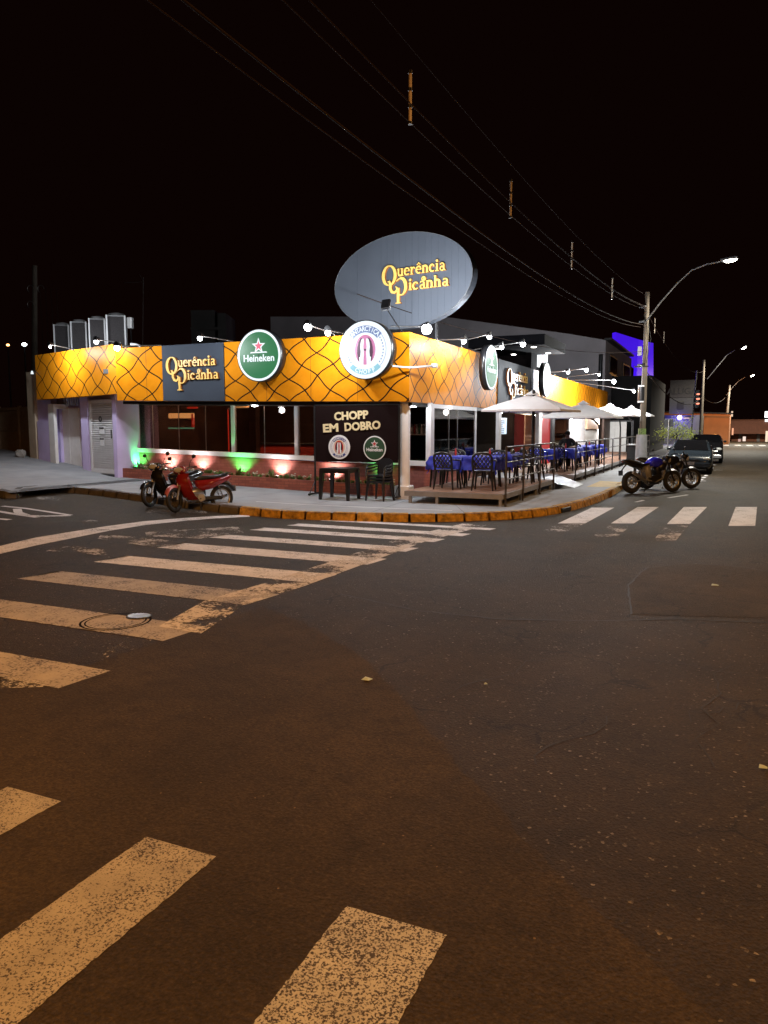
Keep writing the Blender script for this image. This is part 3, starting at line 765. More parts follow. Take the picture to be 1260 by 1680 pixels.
# entrance canopy over the doorway
yc0, yc1 = yp0+2.2, yp1+1.0
m = MB(); m.box(XF-1.7, XF+.95, yc0, yc1, 4.55, 4.90); m.build('entrance_canopy', P('canopy_black', (.006,.006,.008), .85, spec=.1), B)
m = MB(); m.box(XF-1.6, XF-.3, yc1-.2, yc1, 3.42, 4.55); m.box(XF-.3,XF-.1, yc1-.9, yc1, 3.3, 4.55); m.build('canopy_post', M['black_soft'], B)
for k in range(4):
    m = MB(); yy = yc0+.6+(yc1-yc0-1.2)*(k//2); xx = XF+.45-(k%2)*1.3
    m.cyl((xx,yy,4.53),(xx,yy,4.552),.09,n=16); m.build('downlight', EM('downlight_disc', (1,.97,.92), 9), B)

# things inside the dining room --------------------------------------
t = thing('bar_counter', 'dark bar counter with red glow seen through the front windows', 'counter', (-12.4,21.6,.22))
m = MB(); m.bbox(-14.2,-10.6,21.2,21.9,.22,1.25,.01); m.build('body', M['redwall'], t)
m = MB(); m.bbox(-14.25,-10.55,21.12,21.95,1.253,1.31,.01); m.build('counter_top', M['black'], t)
t = thing('menu_display', 'warm lit panel above the bar behind the wide front window', 'display', (-15.2,18.7,1.6))
a = aty(275,678,18.7); b = aty(316,686,18.7)
m = MB(); m.bbox(a.x,b.x,18.72,18.8,b.z,a.z,.02); m.build('tube', M['warm'], t)
a = aty(275,701.5,18.7); b = aty(316,703.5,18.7)
m = MB(); m.box(a.x,b.x,18.72,18.8,b.z,a.z); m.build('shelf_light', EM('dim_green_tube', (.25,.8,.5), .6), t)
a = aty(316,690,18.7)
m = MB(); m.box(a.x-.05,a.x,18.7,18.8,a.z-.2,a.z+.2); m.build('red_tube', EM('dim_red_tube', (1,.04,.02), .45), t)
for (px0,py0,px1,py1,y,mt,lab,nm) in ((374,672,376,742,19.0,'red_glow','thin red neon tube by the first white mullion','neon_tube'),
        (412,675,415,740,22.0,'blue_glow','thin blue neon tube right of the first white mullion','neon_tube'),
        (387,668,410,671,20.0,'warm','short warm strip lamp near the top of the middle window','strip_lamp'),
        (308,669,324,671,19.5,'red_glow','short red strip lamp at the top of the wide window','strip_lamp')):
    a = aty(px0,py0,y); b = aty(px1,py1,y); m = MB()
    if px1-px0 < 5: m.cyl((a.x,y,a.z),(a.x,y,b.z),.02)
    else: m.cyl((a.x,y,a.z),(b.x,y,a.z),.03)
    e = MB(); r_ = thing(nm, lab, 'lamp', (a.x,y,b.z)); m.build('tube', EM(nm+'_glow', (1.0,.06,.03) if mt == 'red_glow' else ((.12,.05,1) if mt == 'blue_glow' else (1,.55,.2)), .7), r_)
    e.box(a.x-.02,a.x+.02,y-.02,y+.05,a.z,a.z+.05) ; e.build('holder', M['dark'], r_)
t = thing('round_wall_sign', 'round striped neon sign hanging inside the side window', 'sign', tuple(atx(752,697,-8.2)))
c = atx(752,697,-8.2)
m = MB()
for k, r_ in enumerate((.30,.2,.1)): m.tube([(c.x, c.y+r_*math.cos(a)*1.3, c.z+r_*math.sin(a)) for a in [i*2*math.pi/20 for i in range(20)]], .022, 6, closed=True)
m.build('neon_ring', EM('warm_neon', (1,.35,.2), 1.2), t)
t = thing('strip_lamp', 'horizontal red neon bar inside the side window', 'lamp', tuple(atx(738,700,-9)))
c = atx(738,700,-9); m = MB(); m.cyl((c.x,c.y,c.z),(c.x,c.y+1.2,c.z),.03); m.build('tube', EM('red_neon_bar', (1,.05,.08), 1.6), t)
for i, (x, y) in enumerate(((-8.6,19.2),(-10.6,19.2),(-13.6,20.0),(-8.6,23),(-9.2,30),(-9.2,36))):
    t = thing('ceiling_lamp', ['white round ceiling lamp nearest the corner window','white round ceiling lamp over the middle front window','white round ceiling lamp over the wide front window','white round ceiling lamp deep behind the side window','white round ceiling lamp behind the glass door','white round ceiling lamp at the far end of the dining room'][i], 'lamp', (x,y,2.75), 0, 'ceiling lamps inside the restaurant')
    m = MB(); m.cyl((x,y,2.69),(x,y,2.748),.14,n=20); m.build('shade', M['cool_tube'] if i in (0,3,4,5) else M['warm'], t)
    light('POINT', 'bulb', (x,y,2.5), [14,60,160,24,70,80][i], (1,.62,.4) if i in (1,2) else (1,.85,.72), t, .12)
light('POINT', 'bulb', (-8.6,36,1.9), 40, (1,.12,.08), None, .2).name = 'red_room_light'
light('POINT', 'bulb', (-7.2,29.6,2.0), 40, (1,.75,.5), None, .2).name = 'kitchen_light'

# ---------------------------------------------------------------- lettering
ZOFF = [0]
def fr(X, Y, Z, loc):
    M_ = Matrix.Identity(4)
    for i, c in enumerate((X, Y, Z)):
        for k in range(3): M_[k][i] = c[k]
    M_.translation = loc; return M_
def FRL(loc): return fr((1,0,0),(0,0,1),(0,-1,0), loc)
def FRR(loc): return fr((0,1,0),(0,0,1),(1,0,0), loc)
def ribbon(mb, pts, w, M_, d=.05, sx=1, sy=1, mf=0, ms=1, d0=0.0):
    n = len(pts); ws = w if isinstance(w, (list, tuple)) else [w]*n
    ZOFF[0] = (ZOFF[0] + 1) % 9; dz = d + ZOFF[0]*.0006
    Lp, Rp = [], []
    for i, p in enumerate(pts):
        a = pts[max(i-1,0)]; b = pts[min(i+1,n-1)]; dx, dy = b[0]-a[0], b[1]-a[1]; l = math.hypot(dx, dy) or 1
        nx_, ny_ = -dy/l*ws[i]/2, dx/l*ws[i]/2
        Lp.append(((p[0]+nx_)*sx, (p[1]+ny_)*sy)); Rp.append(((p[0]-nx_)*sx, (p[1]-ny_)*sy))
    vs = []
    for z in (d0, dz):
        vs += [M_ @ Vector((x, y, z)) for x, y in Lp] + [M_ @ Vector((x, y, z)) for x, y in Rp]
    fF = [(2*n+i, 3*n+i, 3*n+i+1, 2*n+i+1) for i in range(n-1)]
    fS = [(i, i+1, 2*n+i+1, 2*n+i) for i in range(n-1)] + [(n+i+1, n+i, 3*n+i, 3*n+i+1) for i in range(n-1)] + [(0, 2*n, 3*n, n), (n-1, 2*n-1, 4*n-1, 3*n-1)]
    mb.add(vs, fF, mf); mb.add(vs, fS, ms)
def arc(cx, cy, rx, ry, a0, a1, n=12): return [(cx+rx*math.cos(R(a0+(a1-a0)*i/n)), cy+ry*math.sin(R(a0+(a1-a0)*i/n))) for i in range(n+1)]
SW = .23
def glyph(ch):
    s = []; V = lambda x, a, b, w=SW: s.append(([(x,a),(x,b)], w)); H = lambda a, b, y, w=.11: s.append(([(a,y),(b,y)], w))
    if ch in 'iï': V(.27,0,1); H(.05,.5,.055); H(.06,.27,.93); s.append((arc(.27,1.32,.09,.09,0,360,10), .16)); return s, .5
    if ch == 'n': V(.22,0,1); s.append((arc(.46,.62,.27,.3,150,0,8)+[(.73,0)], SW)); H(0,.42,.055); H(.55,.92,.055); H(.02,.22,.94); return s, .95
    if ch == 'h': V(.22,0,1.5); s.append((arc(.46,.62,.27,.3,150,0,8)+[(.73,0)], SW)); H(0,.42,.055); H(.55,.92,.055); H(.02,.22,1.44); return s, .95
    if ch == 'u': s.append(([(.22,1)]+arc(.46,.36,.24,.3,180,320,8), SW)); V(.72,.0,1); H(.02,.24,.94); H(.5,.72,.94); H(.72,.94,.055); return s, .95
    if ch == 'r': V(.22,0,1); s.append(([(.25,.62),(.4,.88),(.62,.9)], .17)); s.append((arc(.62,.83,.05,.05,0,360,8), .1)); H(0,.46,.055); H(.02,.22,.94); return s, .74
    if ch == 'c': s.append((arc(.46,.5,.33,.43,50,315,16), [.12]+[.16+.09*math.sin(math.pi*i/16) for i in range(1,16)]+[.1])); s.append((arc(.66,.76,.05,.05,0,360,8), .1)); return s, .82
    if ch in 'eê':
        s.append((arc(.46,.5,.33,.43,0,315,18), [.16+.09*math.sin(math.pi*i/18) for i in range(18)]+[.1])); H(.2,.82,.54,.11)
        if ch == 'ê': s.append(([(.22,1.14),(.46,1.4),(.7,1.14)], .12))
        return s, .87
    if ch == 'a': s.append(([(.2,.8),(.3,.93),(.5,.94),(.66,.8),(.66,0.06)], [.12,.14,.16,.2,SW])); s.append((arc(.42,.28,.22,.24,40,360,12), .17)); H(.66,.88,.055); return s, .86
    return s, .5
def word(mb, w, x, y, M_, sx, sy, d, width=None):
    adv = sum(glyph(c)[1] for c in w); k = (width/adv) if width else 1
    for c in w:
        st, a = glyph(c)
        for pts, wd in st: ribbon(mb, [((px+x/k)*1.0, py+y) for px, py in pts], wd, M_, d, sx*k, sy)
        x += a*k
def brand_lettering(M_, sx, sy, d=.05, parent=None, mats=None):
    """big swash initials with slab-serif words, origin at the first small letter's foot"""
    mb = MB()
    word(mb, 'uerência', 0, 0, M_, sx, sy, d, 6.75)
    word(mb, 'icanha', 1.62, -2.0, M_, sx, sy, d, 5.6)
    n = 28
    ribbon(mb, arc(-1.12,.25,.88,1.28,90,450,n), [.14+.30*abs(math.sin(math.radians(360*i/n))) for i in range(n+1)], M_, d, sx, sy)
    ribbon(mb, [(-1.35,-.55),(-1.1,-.5),(-.98,-.85),(-.95,-1.5),(-.72,-1.95),(-.35,-2.08),(-.02,-1.85),(.02,-1.5),(-.2,-1.28)], [.1,.3,.38,.4,.38,.34,.3,.24,.1], M_, d, sx, sy)
    n = 22
    ribbon(mb, [(-.1,-.6)]+arc(.55,-1.4,.74,1.12,115,-75-0,n)+[(.45,-2.45),(.2,-2.3)], [.12]+[.16+.30*max(0,math.sin(math.pi*i/n)) for i in range(n+1)]+[.2,.12], M_, d, sx, sy)
    ribbon(mb, [(.16,-1.5),(.16,-3.5)], .38, M_, d*.9, sx, sy); ribbon(mb, [(-.22,-3.5),(.55,-3.5)], .14, M_, d, sx, sy)
    ribbon(mb, arc(3.8,-.72,.24,.24,0,360,14), .14, M_, d, sx, sy); ribbon(mb, [(3.68,-.72),(3.92,-.72)], .26, M_, d*.8, sx, sy)
    return mb.build('lettering', mats or [M['gold'], M['gold_edge']], parent)
TXT = {}
def text(mb, s, size, M_, mi=0, d=.004, bold=0.0, sx=1, align='CENTER'):
    k = (s, bold)
    if k not in TXT:
        c = bpy.data.curves.new('t', 'FONT'); c.body = s; c.size = 1; c.extrude = .5; c.offset = bold; c.align_x = 'CENTER'; c.align_y = 'CENTER'; c.resolution_u = 3
        o = bpy.data.objects.new('t', c); S.collection.objects.link(o); bpy.context.view_layer.update()
        me = bpy.data.meshes.new_from_object(o.evaluated_get(bpy.context.evaluated_depsgraph_get()))
        TXT[k] = ([v.co.copy() for v in me.vertices], [list(p.vertices) for p in me.polygons])
        bpy.data.objects.remove(o); bpy.data.meshes.remove(me); bpy.data.curves.remove(c)
    vs, fs = TXT[k]
    mb.add([M_ @ Vector((v.x*size*sx, v.y*size, v.z*d)) for v in vs], fs, mi)
def disc(mb, M_, rx, ry, z0, z1, mi=0, n=40, cx=0, cy=0):
    mb.prism([(cx+rx*math.cos(2*math.pi*i/n), cy+ry*math.sin(2*math.pi*i/n)) for i in range(n)], z0, z1, M_, mi)
def ring(mb, M_, r0, r1, z, mi, n=40, a0=0, a1=360, sx=1):
    vs = []; 
    for i in range(n+1):
        a = R(a0+(a1-a0)*i/n); vs += [M_ @ Vector((r0*math.cos(a)*sx, r0*math.sin(a), z)), M_ @ Vector((r1*math.cos(a)*sx, r1*math.sin(a), z))]
    mb.add(vs, [(2*i, 2*i+1, 2*i+3, 2*i+2) for i in range(n)], mi)
def star(mb, M_, r, cx, cy, z0, z1, mi):
    mb.prism([(cx+(r if i % 2 == 0 else r*.42)*math.cos(R(90+36*i)), cy+(r if i % 2 == 0 else r*.42)*math.sin(R(90+36*i))) for i in range(10)], z0, z1, M_, mi)
def arc_text(mb, s, M_, r, size, a0, a1, mi, z, up=True, bold=.03, sx=1):
    n = len(s)
    for i, ch in enumerate(s):
        a = a0+(a1-a0)*i/(n-1); t = R(a)
        L_ = M_ @ Matrix.Translation((r*math.cos(t), r*math.sin(t), z)) @ Matrix.Rotation(R(a-90 if up else a+90), 4, 'Z')
        text(mb, ch, size, L_, mi, .003, bold, sx)
def star_face(M_, r, mats, parent, name='face'):
    """white-ringed green disc, red star with white outline, slab word across the middle; mats: white, green, red"""
    mb = MB(); disc(mb, M_, r, r, 0, .012, 0, 48); disc(mb, M_, r*.91, r*.91, .0125, .014, 1, 48)
    star(mb, M_, r*.33, 0, r*.36, .0145, .017, 0); star(mb, M_, r*.20, 0, r*.36, .0175, .02, 2)
    mb.prism([(-r*.36,r*.14),(r*.36,r*.14),(r*.40,r*.09),(-r*.40,r*.09)], .0141, .016, M_, 0)
    text(mb, 'Heineken', r*.38, M_ @ Matrix.Translation((0,-r*.12,.017)), 0, .004, .022, 1.0)
    return mb.build(name, mats, parent)
def penguin(mb, M_, r, side, mw, mk):
    s = side
    body = [(.05,.36),(.12,.34),(.16,.2),(.17,.02),(.19,-.15),(.23,-.32),(.19,-.46),(.06,-.47),(.055,-.3),(.045,-.1),(.06,.1),(.04,.28)]
    mb.prism([(s*x*r*1.1, y*r*1.1) for x, y in body][::(1 if s < 0 else -1)], .0185, .021, M_, mw)
    back = [(.10,.42),(.17,.40),(.25,.28),(.30,.08),(.31,-.1),(.27,-.34),(.22,-.42),(.235,-.25),(.19,-.24),(.17,-.05),(.19,.1),(.18,.25),(.14,.36)]
    mb.prism([(s*x*r, y*r*1.0) for x, y in back][::(1 if s < 0 else -1)], .0215, .023, M_, mk)
def penguin_face(M_, r, mats, parent, name='face'):
    """mats: white, pale ribbon, red/pink oval, cyan ribbon, black, tan, letter"""
    mb = MB(); disc(mb, M_, r, r, 0, .012, 0, 48)
    ring(mb, M_, r*.80, r*.815, .0135, 1); ring(mb, M_, r*.60, r*.84, .014, 1, 24, 40, 140)
    ring(mb, M_, r*.68, r*.86, .014, 3, 24, 225, 315)
    ring(mb, M_, r*.50, r*.56, .0136, 5, 32, sx=.92)
    disc(mb, M_, r*.40, r*.52, .0137, .016, 2, 36)
    arc_text(mb, 'ANTARCTICA', M_, r*.72, r*.24, 132, 48, 6, .016, bold=.02, sx=.80)
    arc_text(mb, 'CHOPP', M_, r*.77, r*.2, 245, 295, 6, .016, up=False, bold=.03)
    for s_ in (-1, 1): penguin(mb, M_, r, s_, 0, 4)
    for s_ in (-1, 1):      # barley sprigs
        for k in range(9):
            a = R(90 + s_*(55+ k*9)); p = (r*.70*math.cos(a), r*.70*math.sin(a))
            disc(mb, M_, r*.022, r*.035, .0136, .0145, 1, 8, *p)
    return mb.build(name, mats, parent)
EPM = [M['e_white'], M['e_blue'], M['e_pink'], M['e_cyan'], M['e_plum'], EM('lit_cream', (1,.95,.85), 1.1), M['e_white']]
PPM = [M['whitep'], M['bluep'], M['redp'], M['bluep'], M['black'], M['tanp'], M['whitep']]
EHM = [M['e_white'], M['e_green'], M['e_red']]
PHM = [M['whitep'], M['greend'], M['redp']]
def lightbox(name, label, M_, r, th, kind, cat='sign', group=None):
    c = M_.translation
    t = thing(name, label, cat, c, 0, group)
    mb = MB(); mb.lathe([(r*.9,-th),(r+.015,-th),(r+.018,.008),(r-.002,.008)], 40, 0, M_); disc(mb, M_, r, r, -th+.002, -.004, 0, 40)
    mb.box(c.x-.02,c.x+.02,c.y-.02,c.y+.02,c.z-.02,c.z+.02)
    mb.build('casing', M['black'], t)
    (star_face if kind == 'star' else penguin_face)(M_ @ Matrix.Translation((0,0,.001)), r-.004, EHM if kind == 'star' else EPM, t)
    return t
c = aty(425,583,YF-.42)
lightbox('round_beer_sign', 'backlit round green beer sign with red star on the left front of the orange fascia', FRL(c), .61, .22, 'star')
c = aty(599.5,574,YF-.60)
lightbox('round_beer_sign', 'large backlit round white beer sign with two penguins at the restaurant corner', FRL(c), .635, .25, 'penguin')
c = atx(806,603,XF+.42)
lightbox('round_beer_sign', 'backlit round green beer sign with red star seen edge-on above the deck', FRR(c), .62, .17, 'star')
c = atx(897,623,XF+.42)
lightbox('round_beer_sign', 'backlit round white penguin beer sign beyond the entrance canopy', FRR(c), .62, .17, 'penguin')
# square penguin light box above the canopy
c0 = atx(890,578,XF+.1); c1 = atx(906,596,XF+.1)
t = thing('square_beer_sign', 'white square penguin light box under the entrance canopy edge', 'sign', ((c0.x,(c0.y+c1.y)/2,(c0.z+c1.z)/2)))
cc = Vector((XF-.1, (c0.y+c1.y)/2, (c0.z+c1.z)/2-.05)); hw = (c1.y-c0.y)/2; hh = .34
mb = MB(); mb.box(XF-.4, XF-.1, cc.y-hw, cc.y+hw, cc.z-hh, cc.z+hh); mb.build('casing', M['black'], t)
mb = MB(); Mq = FRR(cc); mb.prism([(-hw,-hh),(hw,-hh),(hw,hh),(-hw,hh)], .001, .012, Mq, 0)
disc(mb, Mq, hh*.5, hh*.8, .0137, .016, 2, 36)
for s_ in (-1, 1): penguin(mb, Mq, hh*1.5, s_, 0, 4)
mb.build('face', [M['e_white'], M['e_blue'], M['e_pink'], M['e_cyan'], M['e_red']], t)
# brand lettering on the two grey panels (part of the building)
def span_L(x0, x1): return aty(x1,600,YF-.02).x - aty(x0,600,YF-.02).x
p = aty(294.5, 602.5, YF-.02)
sx = span_L(294.5, 356)/6.75
brand_lettering(FRL(p) @ Matrix.Rotation(R(.5),4,'Z'), sx, 10.6*(p.y/ray(294.5,602).y), .07, B)
p = atx(838.7, 623.5, XF+.02); q = atx(863.5, 623.5, XF+.02)
brand_lettering(FRR(p), (q.y-p.y)/6.75, 11.2*(p.x/ray(838.7,623).x), .05, B)

# ---------------------------------------------------------------- oval roof sign
sd = Vector((.984, -.175, 0)).normalized(); sn = sd.cross(Vector((0,0,1)))
oc = atd(663, 458, 19.3)
def onoval(px, py): return atp(px, py, oc, sn)
Mo = fr(sd, (0,0,1), sn, oc)
Mi = Mo.inverted()
ext = [Mi @ onoval(*p_) for p_ in ((549.5,468),(775,442),(690,376.5),(640,541))]
rx = (ext[1].x-ext[0].x)/2; ry = (ext[2].y-ext[3].y)/2; ocx = (ext[1].x+ext[0].x)/2; ocy = (ext[2].y+ext[3].y)/2
t = thing('oval_roof_sign', 'large grey oval sign with yellow lettering standing on the restaurant roof corner', 'sign', (oc.x, oc.y, 3.4))
mb = MB(); disc(mb, Mo, rx, ry, -.28, 0, 0, 72, ocx, ocy)
mb.build('oval_board', None or P('sign_sheet_metal', (.115,.13,.16), .5, metal=.3, var=.06, scale=1.5), t)
mb = MB(); tt = [2*math.pi*i/72 for i in range(72)]
mb.tube([Mo @ Vector((ocx+(rx+.005)*math.cos(a), ocy+(ry+.002)*math.sin(a), -.0)) for a in tt], .006, 6, closed=True)
mb.build('rim', P('sign_rim', (.2,.2,.21), .4, metal=.5), t)
mb = MB()
for k in range(1, 22):       # vertical sheet joints
    x = ocx - rx + 2*rx*k/22; h = ry*math.sqrt(max(0, 1-((x-ocx)/rx)**2))*.992
    if k % 4 and k < 9: continue
    w = .002 if k != 13 else .005
    mb.prism([(x-w,ocy-h),(x+w,ocy-h),(x+w,ocy+h),(x-w,ocy+h)], .0005, .004 if k != 13 else .006, Mo)
mb.build('sheet_joint', P('sign_joint', (.09,.105,.13), .5, metal=.3), t)
mb = MB()
for x in (ocx-1.1, ocx+.9):
    mb = MB(); p0 = Mo @ Vector((x, ocy-ry*.5, -.33)); mb.cyl(p0, (p0.x, p0.y, 3.40), .05); mb.build('support_post', M['dark'], t)
p = Mi @ onoval(653.2, 454.3); q = Mi @ onoval(732.5, 443.5)
ang = math.atan2(q.y-p.y, q.x-p.x)
brand_lettering(Mo @ Matrix.Translation((p.x, p.y, .0)) @ Matrix.Rotation(ang,4,'Z'), (q-p).xy.length/6.75, 12.2*(oc-O).dot(FW)/F, .06, t)

# ---------------------------------------------------------------- floodlights on the fascia
WHT = (.90,.95,1.0)
def flood(px, py, side, reach, energy, label, r=.07, strength=None, to_px=None):
    if side == 'L':
        p = aty(px, py, YF-reach); base = Vector((p.x, YF+.1, 3.955))
    elif side == 'W':
        p = atp(px, py, A3 - inw*reach, nL); b = atp(px+40 if to_px is None else to_px, 570, A3+inw*.1, nL); base = Vector((b.x, b.y, A3.z+.015))
    else:
        p = atx(px, py, XF+reach); base = Vector((XF-.1, p.y, 3.955))
    t = thing('floodlight', label, 'floodlight', base, 0, 'floodlights on arms above the orange fascia')
    mb = MB(); kn = base + Vector((0,0,max(.02,(p.z-base.z)*.75))); d = (p-base); d.z = 0; d.normalize()
    mb.tube([base, kn, p - d*.10 + Vector((0,0,.06))], .014, 6); mb.build('arm', M['steel'], t)
    mb = MB(); mb.cyl(p - d*.09 + Vector((0,0,.075)), p + d*.04 + Vector((0,0,.085)), .045, .075, 12); mb.build('housing', M['dark'], t)
    mb = MB(); mb.sphere(p, r, 0, 14, 8); mb.build('bulb', M['lamp_w'] if strength is None else EM('flood_glass', WHT, strength), t)
    back = -d
    light('POINT', 'light', p + back*.02 + Vector((0,0,-r-.03)), energy, WHT, t, .06)
    return t
SIGN_SPOT = True
fl = [(505,537,'L',1.15,1.9,'very bright floodlight left of the large penguin sign, higher of the pair',.085),
      (538,546,'L',.95,1.0,'bright floodlight right beside the large penguin sign, lower of the pair',.065),
      (328,555,'L',1.2,1.1,'single floodlight above the grey lettered panel on the left front',.06),
      (192,571,'L',1.5,1.35,'bright floodlight where the fascia bends, below the largest condenser unit',.07),
      (158,561,'W',.62,1.5,'floodlight above the louvred door, in front of the condenser units',.06),
      (82,569,'W',.7,2.2,'small floodlight near the left end of the orange fascia',.035),
      (700,540,'R',.72,2.2,'brightest floodlight at the building corner, under the oval sign',.11),
      (761,560,'R',.62,1.3,'floodlight midway between the corner and the edge-on green sign',.06),
      (803,553,'R',.68,1.3,'floodlight directly above the edge-on green sign',.06),
      (823,570,'R',.7,.5,'floodlight just right of the edge-on green sign',.06),
      (858,565,'R',1.1,1.2,'bright floodlight in front of the black entrance canopy',.075),
      (932,611,'R',.8,3.2,'first small floodlight over the far fascia beyond the penguin sign',.06),
      (962,607,'R',1.2,5,'brighter floodlight high over the far fascia',.08),
      (983,615,'R',1.3,4,'dim floodlight near the top of the far fascia, left of the grey house windows',.05),
      (1007,626,'R',1.9,9,'bright floodlight on a long arm near the end of the fascia',.09),
      (1040,642,'R',2.6,4,'floodlight on the longest arm beside the utility pole',.06)]
for a in fl:
    f_ = flood(a[0], a[1], a[2], a[3], E_FLOOD*a[4], a[5], a[6])
    if a[0] == 700:
        lp_ = atx(700, 534, XF+.7); light('SPOT', 'sign_beam', lp_ + Vector((0,.25,.15)), 900, WHT, f_, .06, oc + Vector((.6,0,-.3)), 110, .9)
    if a[0] == 538:
        lp_ = aty(538, 540, YF-.9); light('SPOT', 'sign_beam', lp_ + Vector((0,.2,.15)), 150, WHT, f_, .06, oc + Vector((-1.2,0,-.2)), 100, .9)
# lamp fitted at the rounded far end of the fascia
# unlit black floodlight on a raised arm in front of the oval sign
t = thing('unlit_floodlight', 'black unlit square floodlight on a thin arm in front of the oval sign', 'floodlight', aty(660,546,YF+.1))
b0 = Vector(t.location); p = aty(633,499,YF-.5)
mb = MB(); mb.tube([b0, p+Vector((0.02,0,-.10))], .013, 6); mb.build('arm', M['black'], t)
mb = MB(); mb.T = Matrix.Translation(p) @ Matrix.Rotation(R(-18),4,'Z') @ Matrix.Rotation(R(-12),4,'X'); mb.bbox(-.11,.11,-.035,.035,-.10,.10,.012); mb.build('housing', M['black'], t)
mb = MB(); mb.T = Matrix.Translation(p) @ Matrix.Rotation(R(-18),4,'Z'); mb.tube([(-.13,0,.02),(-.13,0,-.13),(.13,0,-.13),(.13,0,.02)], .008, 6); mb.build('bracket', M['steel'], t)
# sensor bracket at the fascia corner
t = thing('wall_bracket', 'pale articulated bracket fixed across the fascia corner below the penguin sign', 'bracket', aty(671,603,YF-.05))
mb = MB(); a = aty(636,600,YF-.35); b = aty(669,603,YF-.12); c = atx(713,600,XF+.3)
mb.tube([a, b, Vector((XF+.12, YF-.1, b.z)), c], .022, 8); mb.build('arm', M['white_metal'], t)
mb = MB(); mb.T = Matrix.Translation(c); mb.bbox(-.05,.05,-.09,.09,-.05,.05,.01); mb.T = Matrix.Translation(a); mb.bbox(-.09,.05,-.03,.03,-.03,.05,.01); mb.build('sensor', M['white_metal'], t)
# soffit downlights
for i, (px, lab) in enumerate(((418,'small recessed light under the fascia above the middle window'),(678,'small recessed light under the fascia at the corner column'))):
    p = aty(px, 660, 16.6); z = zb(p.x)-.09
    t = thing('soffit_light', lab, 'lamp', (p.x, 16.6, z), 0, 'lights under the fascia')
    mb = MB(); mb.lathe([(.001,-.03),(.07,-.02),(.08,0),(.001,0)], 18, 0, Matrix.Translation((p.x,16.6,z))); mb.build('lens', M['lamp_w'], t)
    light('POINT', 'light', (p.x,16.55,z-.1), 14, WHT, t, .08)
for i, (y, lab) in enumerate(((18.6,'first light under the side fascia, above the nearest deck tables'),(24.5,'second light under the side fascia, by the menu board'),(29.5,'third light under the side fascia, by the glass door'),(35.5,'fourth light under the side fascia, near the white panel'))):
    t = thing('soffit_light', lab, 'lamp', (XF-.25, y, 2.3), 0, 'lights under the fascia')
    mb = MB(); mb.lathe([(.001,-.03),(.07,-.02),(.08,0),(.001,0)], 18, 0, Matrix.Translation((XF-.25,y,2.3))); mb.build('lens', M['lamp_w'], t)
    light('POINT', 'light', (XF+.1,y,2.2), [7,10,55,90][i], (1,.95,.92), t, .08)
t = thing('soffit_light', 'added light under the side fascia, brightening the white end panel', 'lamp', (XF-.25, 43.5, 2.3), 0, 'lights under the fascia')
mb = MB(); mb.lathe([(.001,-.03),(.07,-.02),(.08,0),(.001,0)], 18, 0, Matrix.Translation((XF-.25,43.5,2.3))); mb.build('lens', M['lamp_w'], t)
light('POINT', 'light', (XF+.3,43.5,2.2), 170, (1,.95,.92), t, .08)  # extra light added only to brighten the white end panel
# planter uplights
ups = [(224,'g'),(273,'w'),(325,'w'),(391,'g'),(455,'w'),(543,'w'),(628,'g')]
nmz = {0:'green planter uplight at the left end beside the lilac wall',1:'white planter uplight behind the black scooter',2:'white planter uplight behind the red scooter',3:'green planter uplight right of the red scooter seat',
       4:'white planter uplight below the middle mullion',5:'white planter uplight behind the black bar table',6:'green planter uplight behind the stacked chairs'}
for i, (px, c) in enumerate(ups):
    p = aty(px, 775, 16.98); g0 = gz(p.x)+.37
    t = thing('planter_uplight', nmz[i], 'spotlight', (p.x,16.94,g0), 0, 'uplights in the planter')
    mb = MB(); mb.cyl((p.x,16.94,g0),(p.x,16.96,g0+.09),.035,.045,12); mb.build('housing', M['black'], t)
    col = (.04,1,.16) if c == 'g' else (1,.84,.82)
    mb = MB(); mb.cyl((p.x,16.961,g0+.092),(p.x,16.963,g0+.10),.036,n=12); mb.build('lens', EM('uplight_'+c, col, 8), t)
    light('SPOT', 'light', (p.x,16.97,g0+.12), E_UP*(1.6 if c == 'g' else 1), col, t, .03, (p.x,17.24,g0+.45), 118, .95)
# ---------------------------------------------------------------- decks
def deck(name, label, x0, x1, y0, y1, zt, rail_ys, railx, front=True):
    t = thing(name, label, 'deck', ((x0+x1)/2, (y0+y1)/2, .15))
    mb = MB(); n = int((y1-y0)/.145)
    for k in range(n):
        a = y0+(y1-y0)*k/n; mb.box(x0, x1, a+.003, a+(y1-y0)/n-.003, zt-.03, zt + .001*(k%2))
    mb.build('deck_boards', M['wood'], t)
    mb = MB(); mb.box(x0-.01, x1+.03, y0-.05, y0, zt-.115, zt-.005); mb.box(x1, x1+.04, y0, y1, zt-.115, zt-.005); mb.box(x0, x1, y1, y1+.04, zt-.115, zt-.005)
    mb.build('frame', M['grey_frame'], t)
    k = 0
    for yy in [y0-.02 + (y1-y0)*i/max(2, round((y1-y0)/1.6)) for i in range(max(2, round((y1-y0)/1.6))+1)]:
        for xx in ([x0+.12, (x0+x1)/2-.35, x1-.03] if abs(yy-y0) < .1 else [x1-.03]):
            mb = MB(); mb.box(xx-.03, xx+.03, yy-.025, yy+.03, .15, zt-.12); mb.build('leg', M['grey_frame'], t)
    # railing
    rt = thing('railing', 'steel tube railing along the street edge of the '+('near' if front else 'far')+' deck', 'railing', (railx, y0, .15))
    for i, yy in enumerate(rail_ys):
        mb = MB(); mb.cyl((railx,yy,.15),(railx,yy,zt+.98),.024,n=8); mb.build('post', M['steel_rail'], rt)
    for z in (zt+.98, zt+.66, zt+.30):
        mb = MB(); mb.cyl((railx,rail_ys[0],z),(railx,rail_ys[-1],z),.02 if z > zt+.9 else .014,n=8); mb.build('rail', M['steel_rail'], rt)
    return t
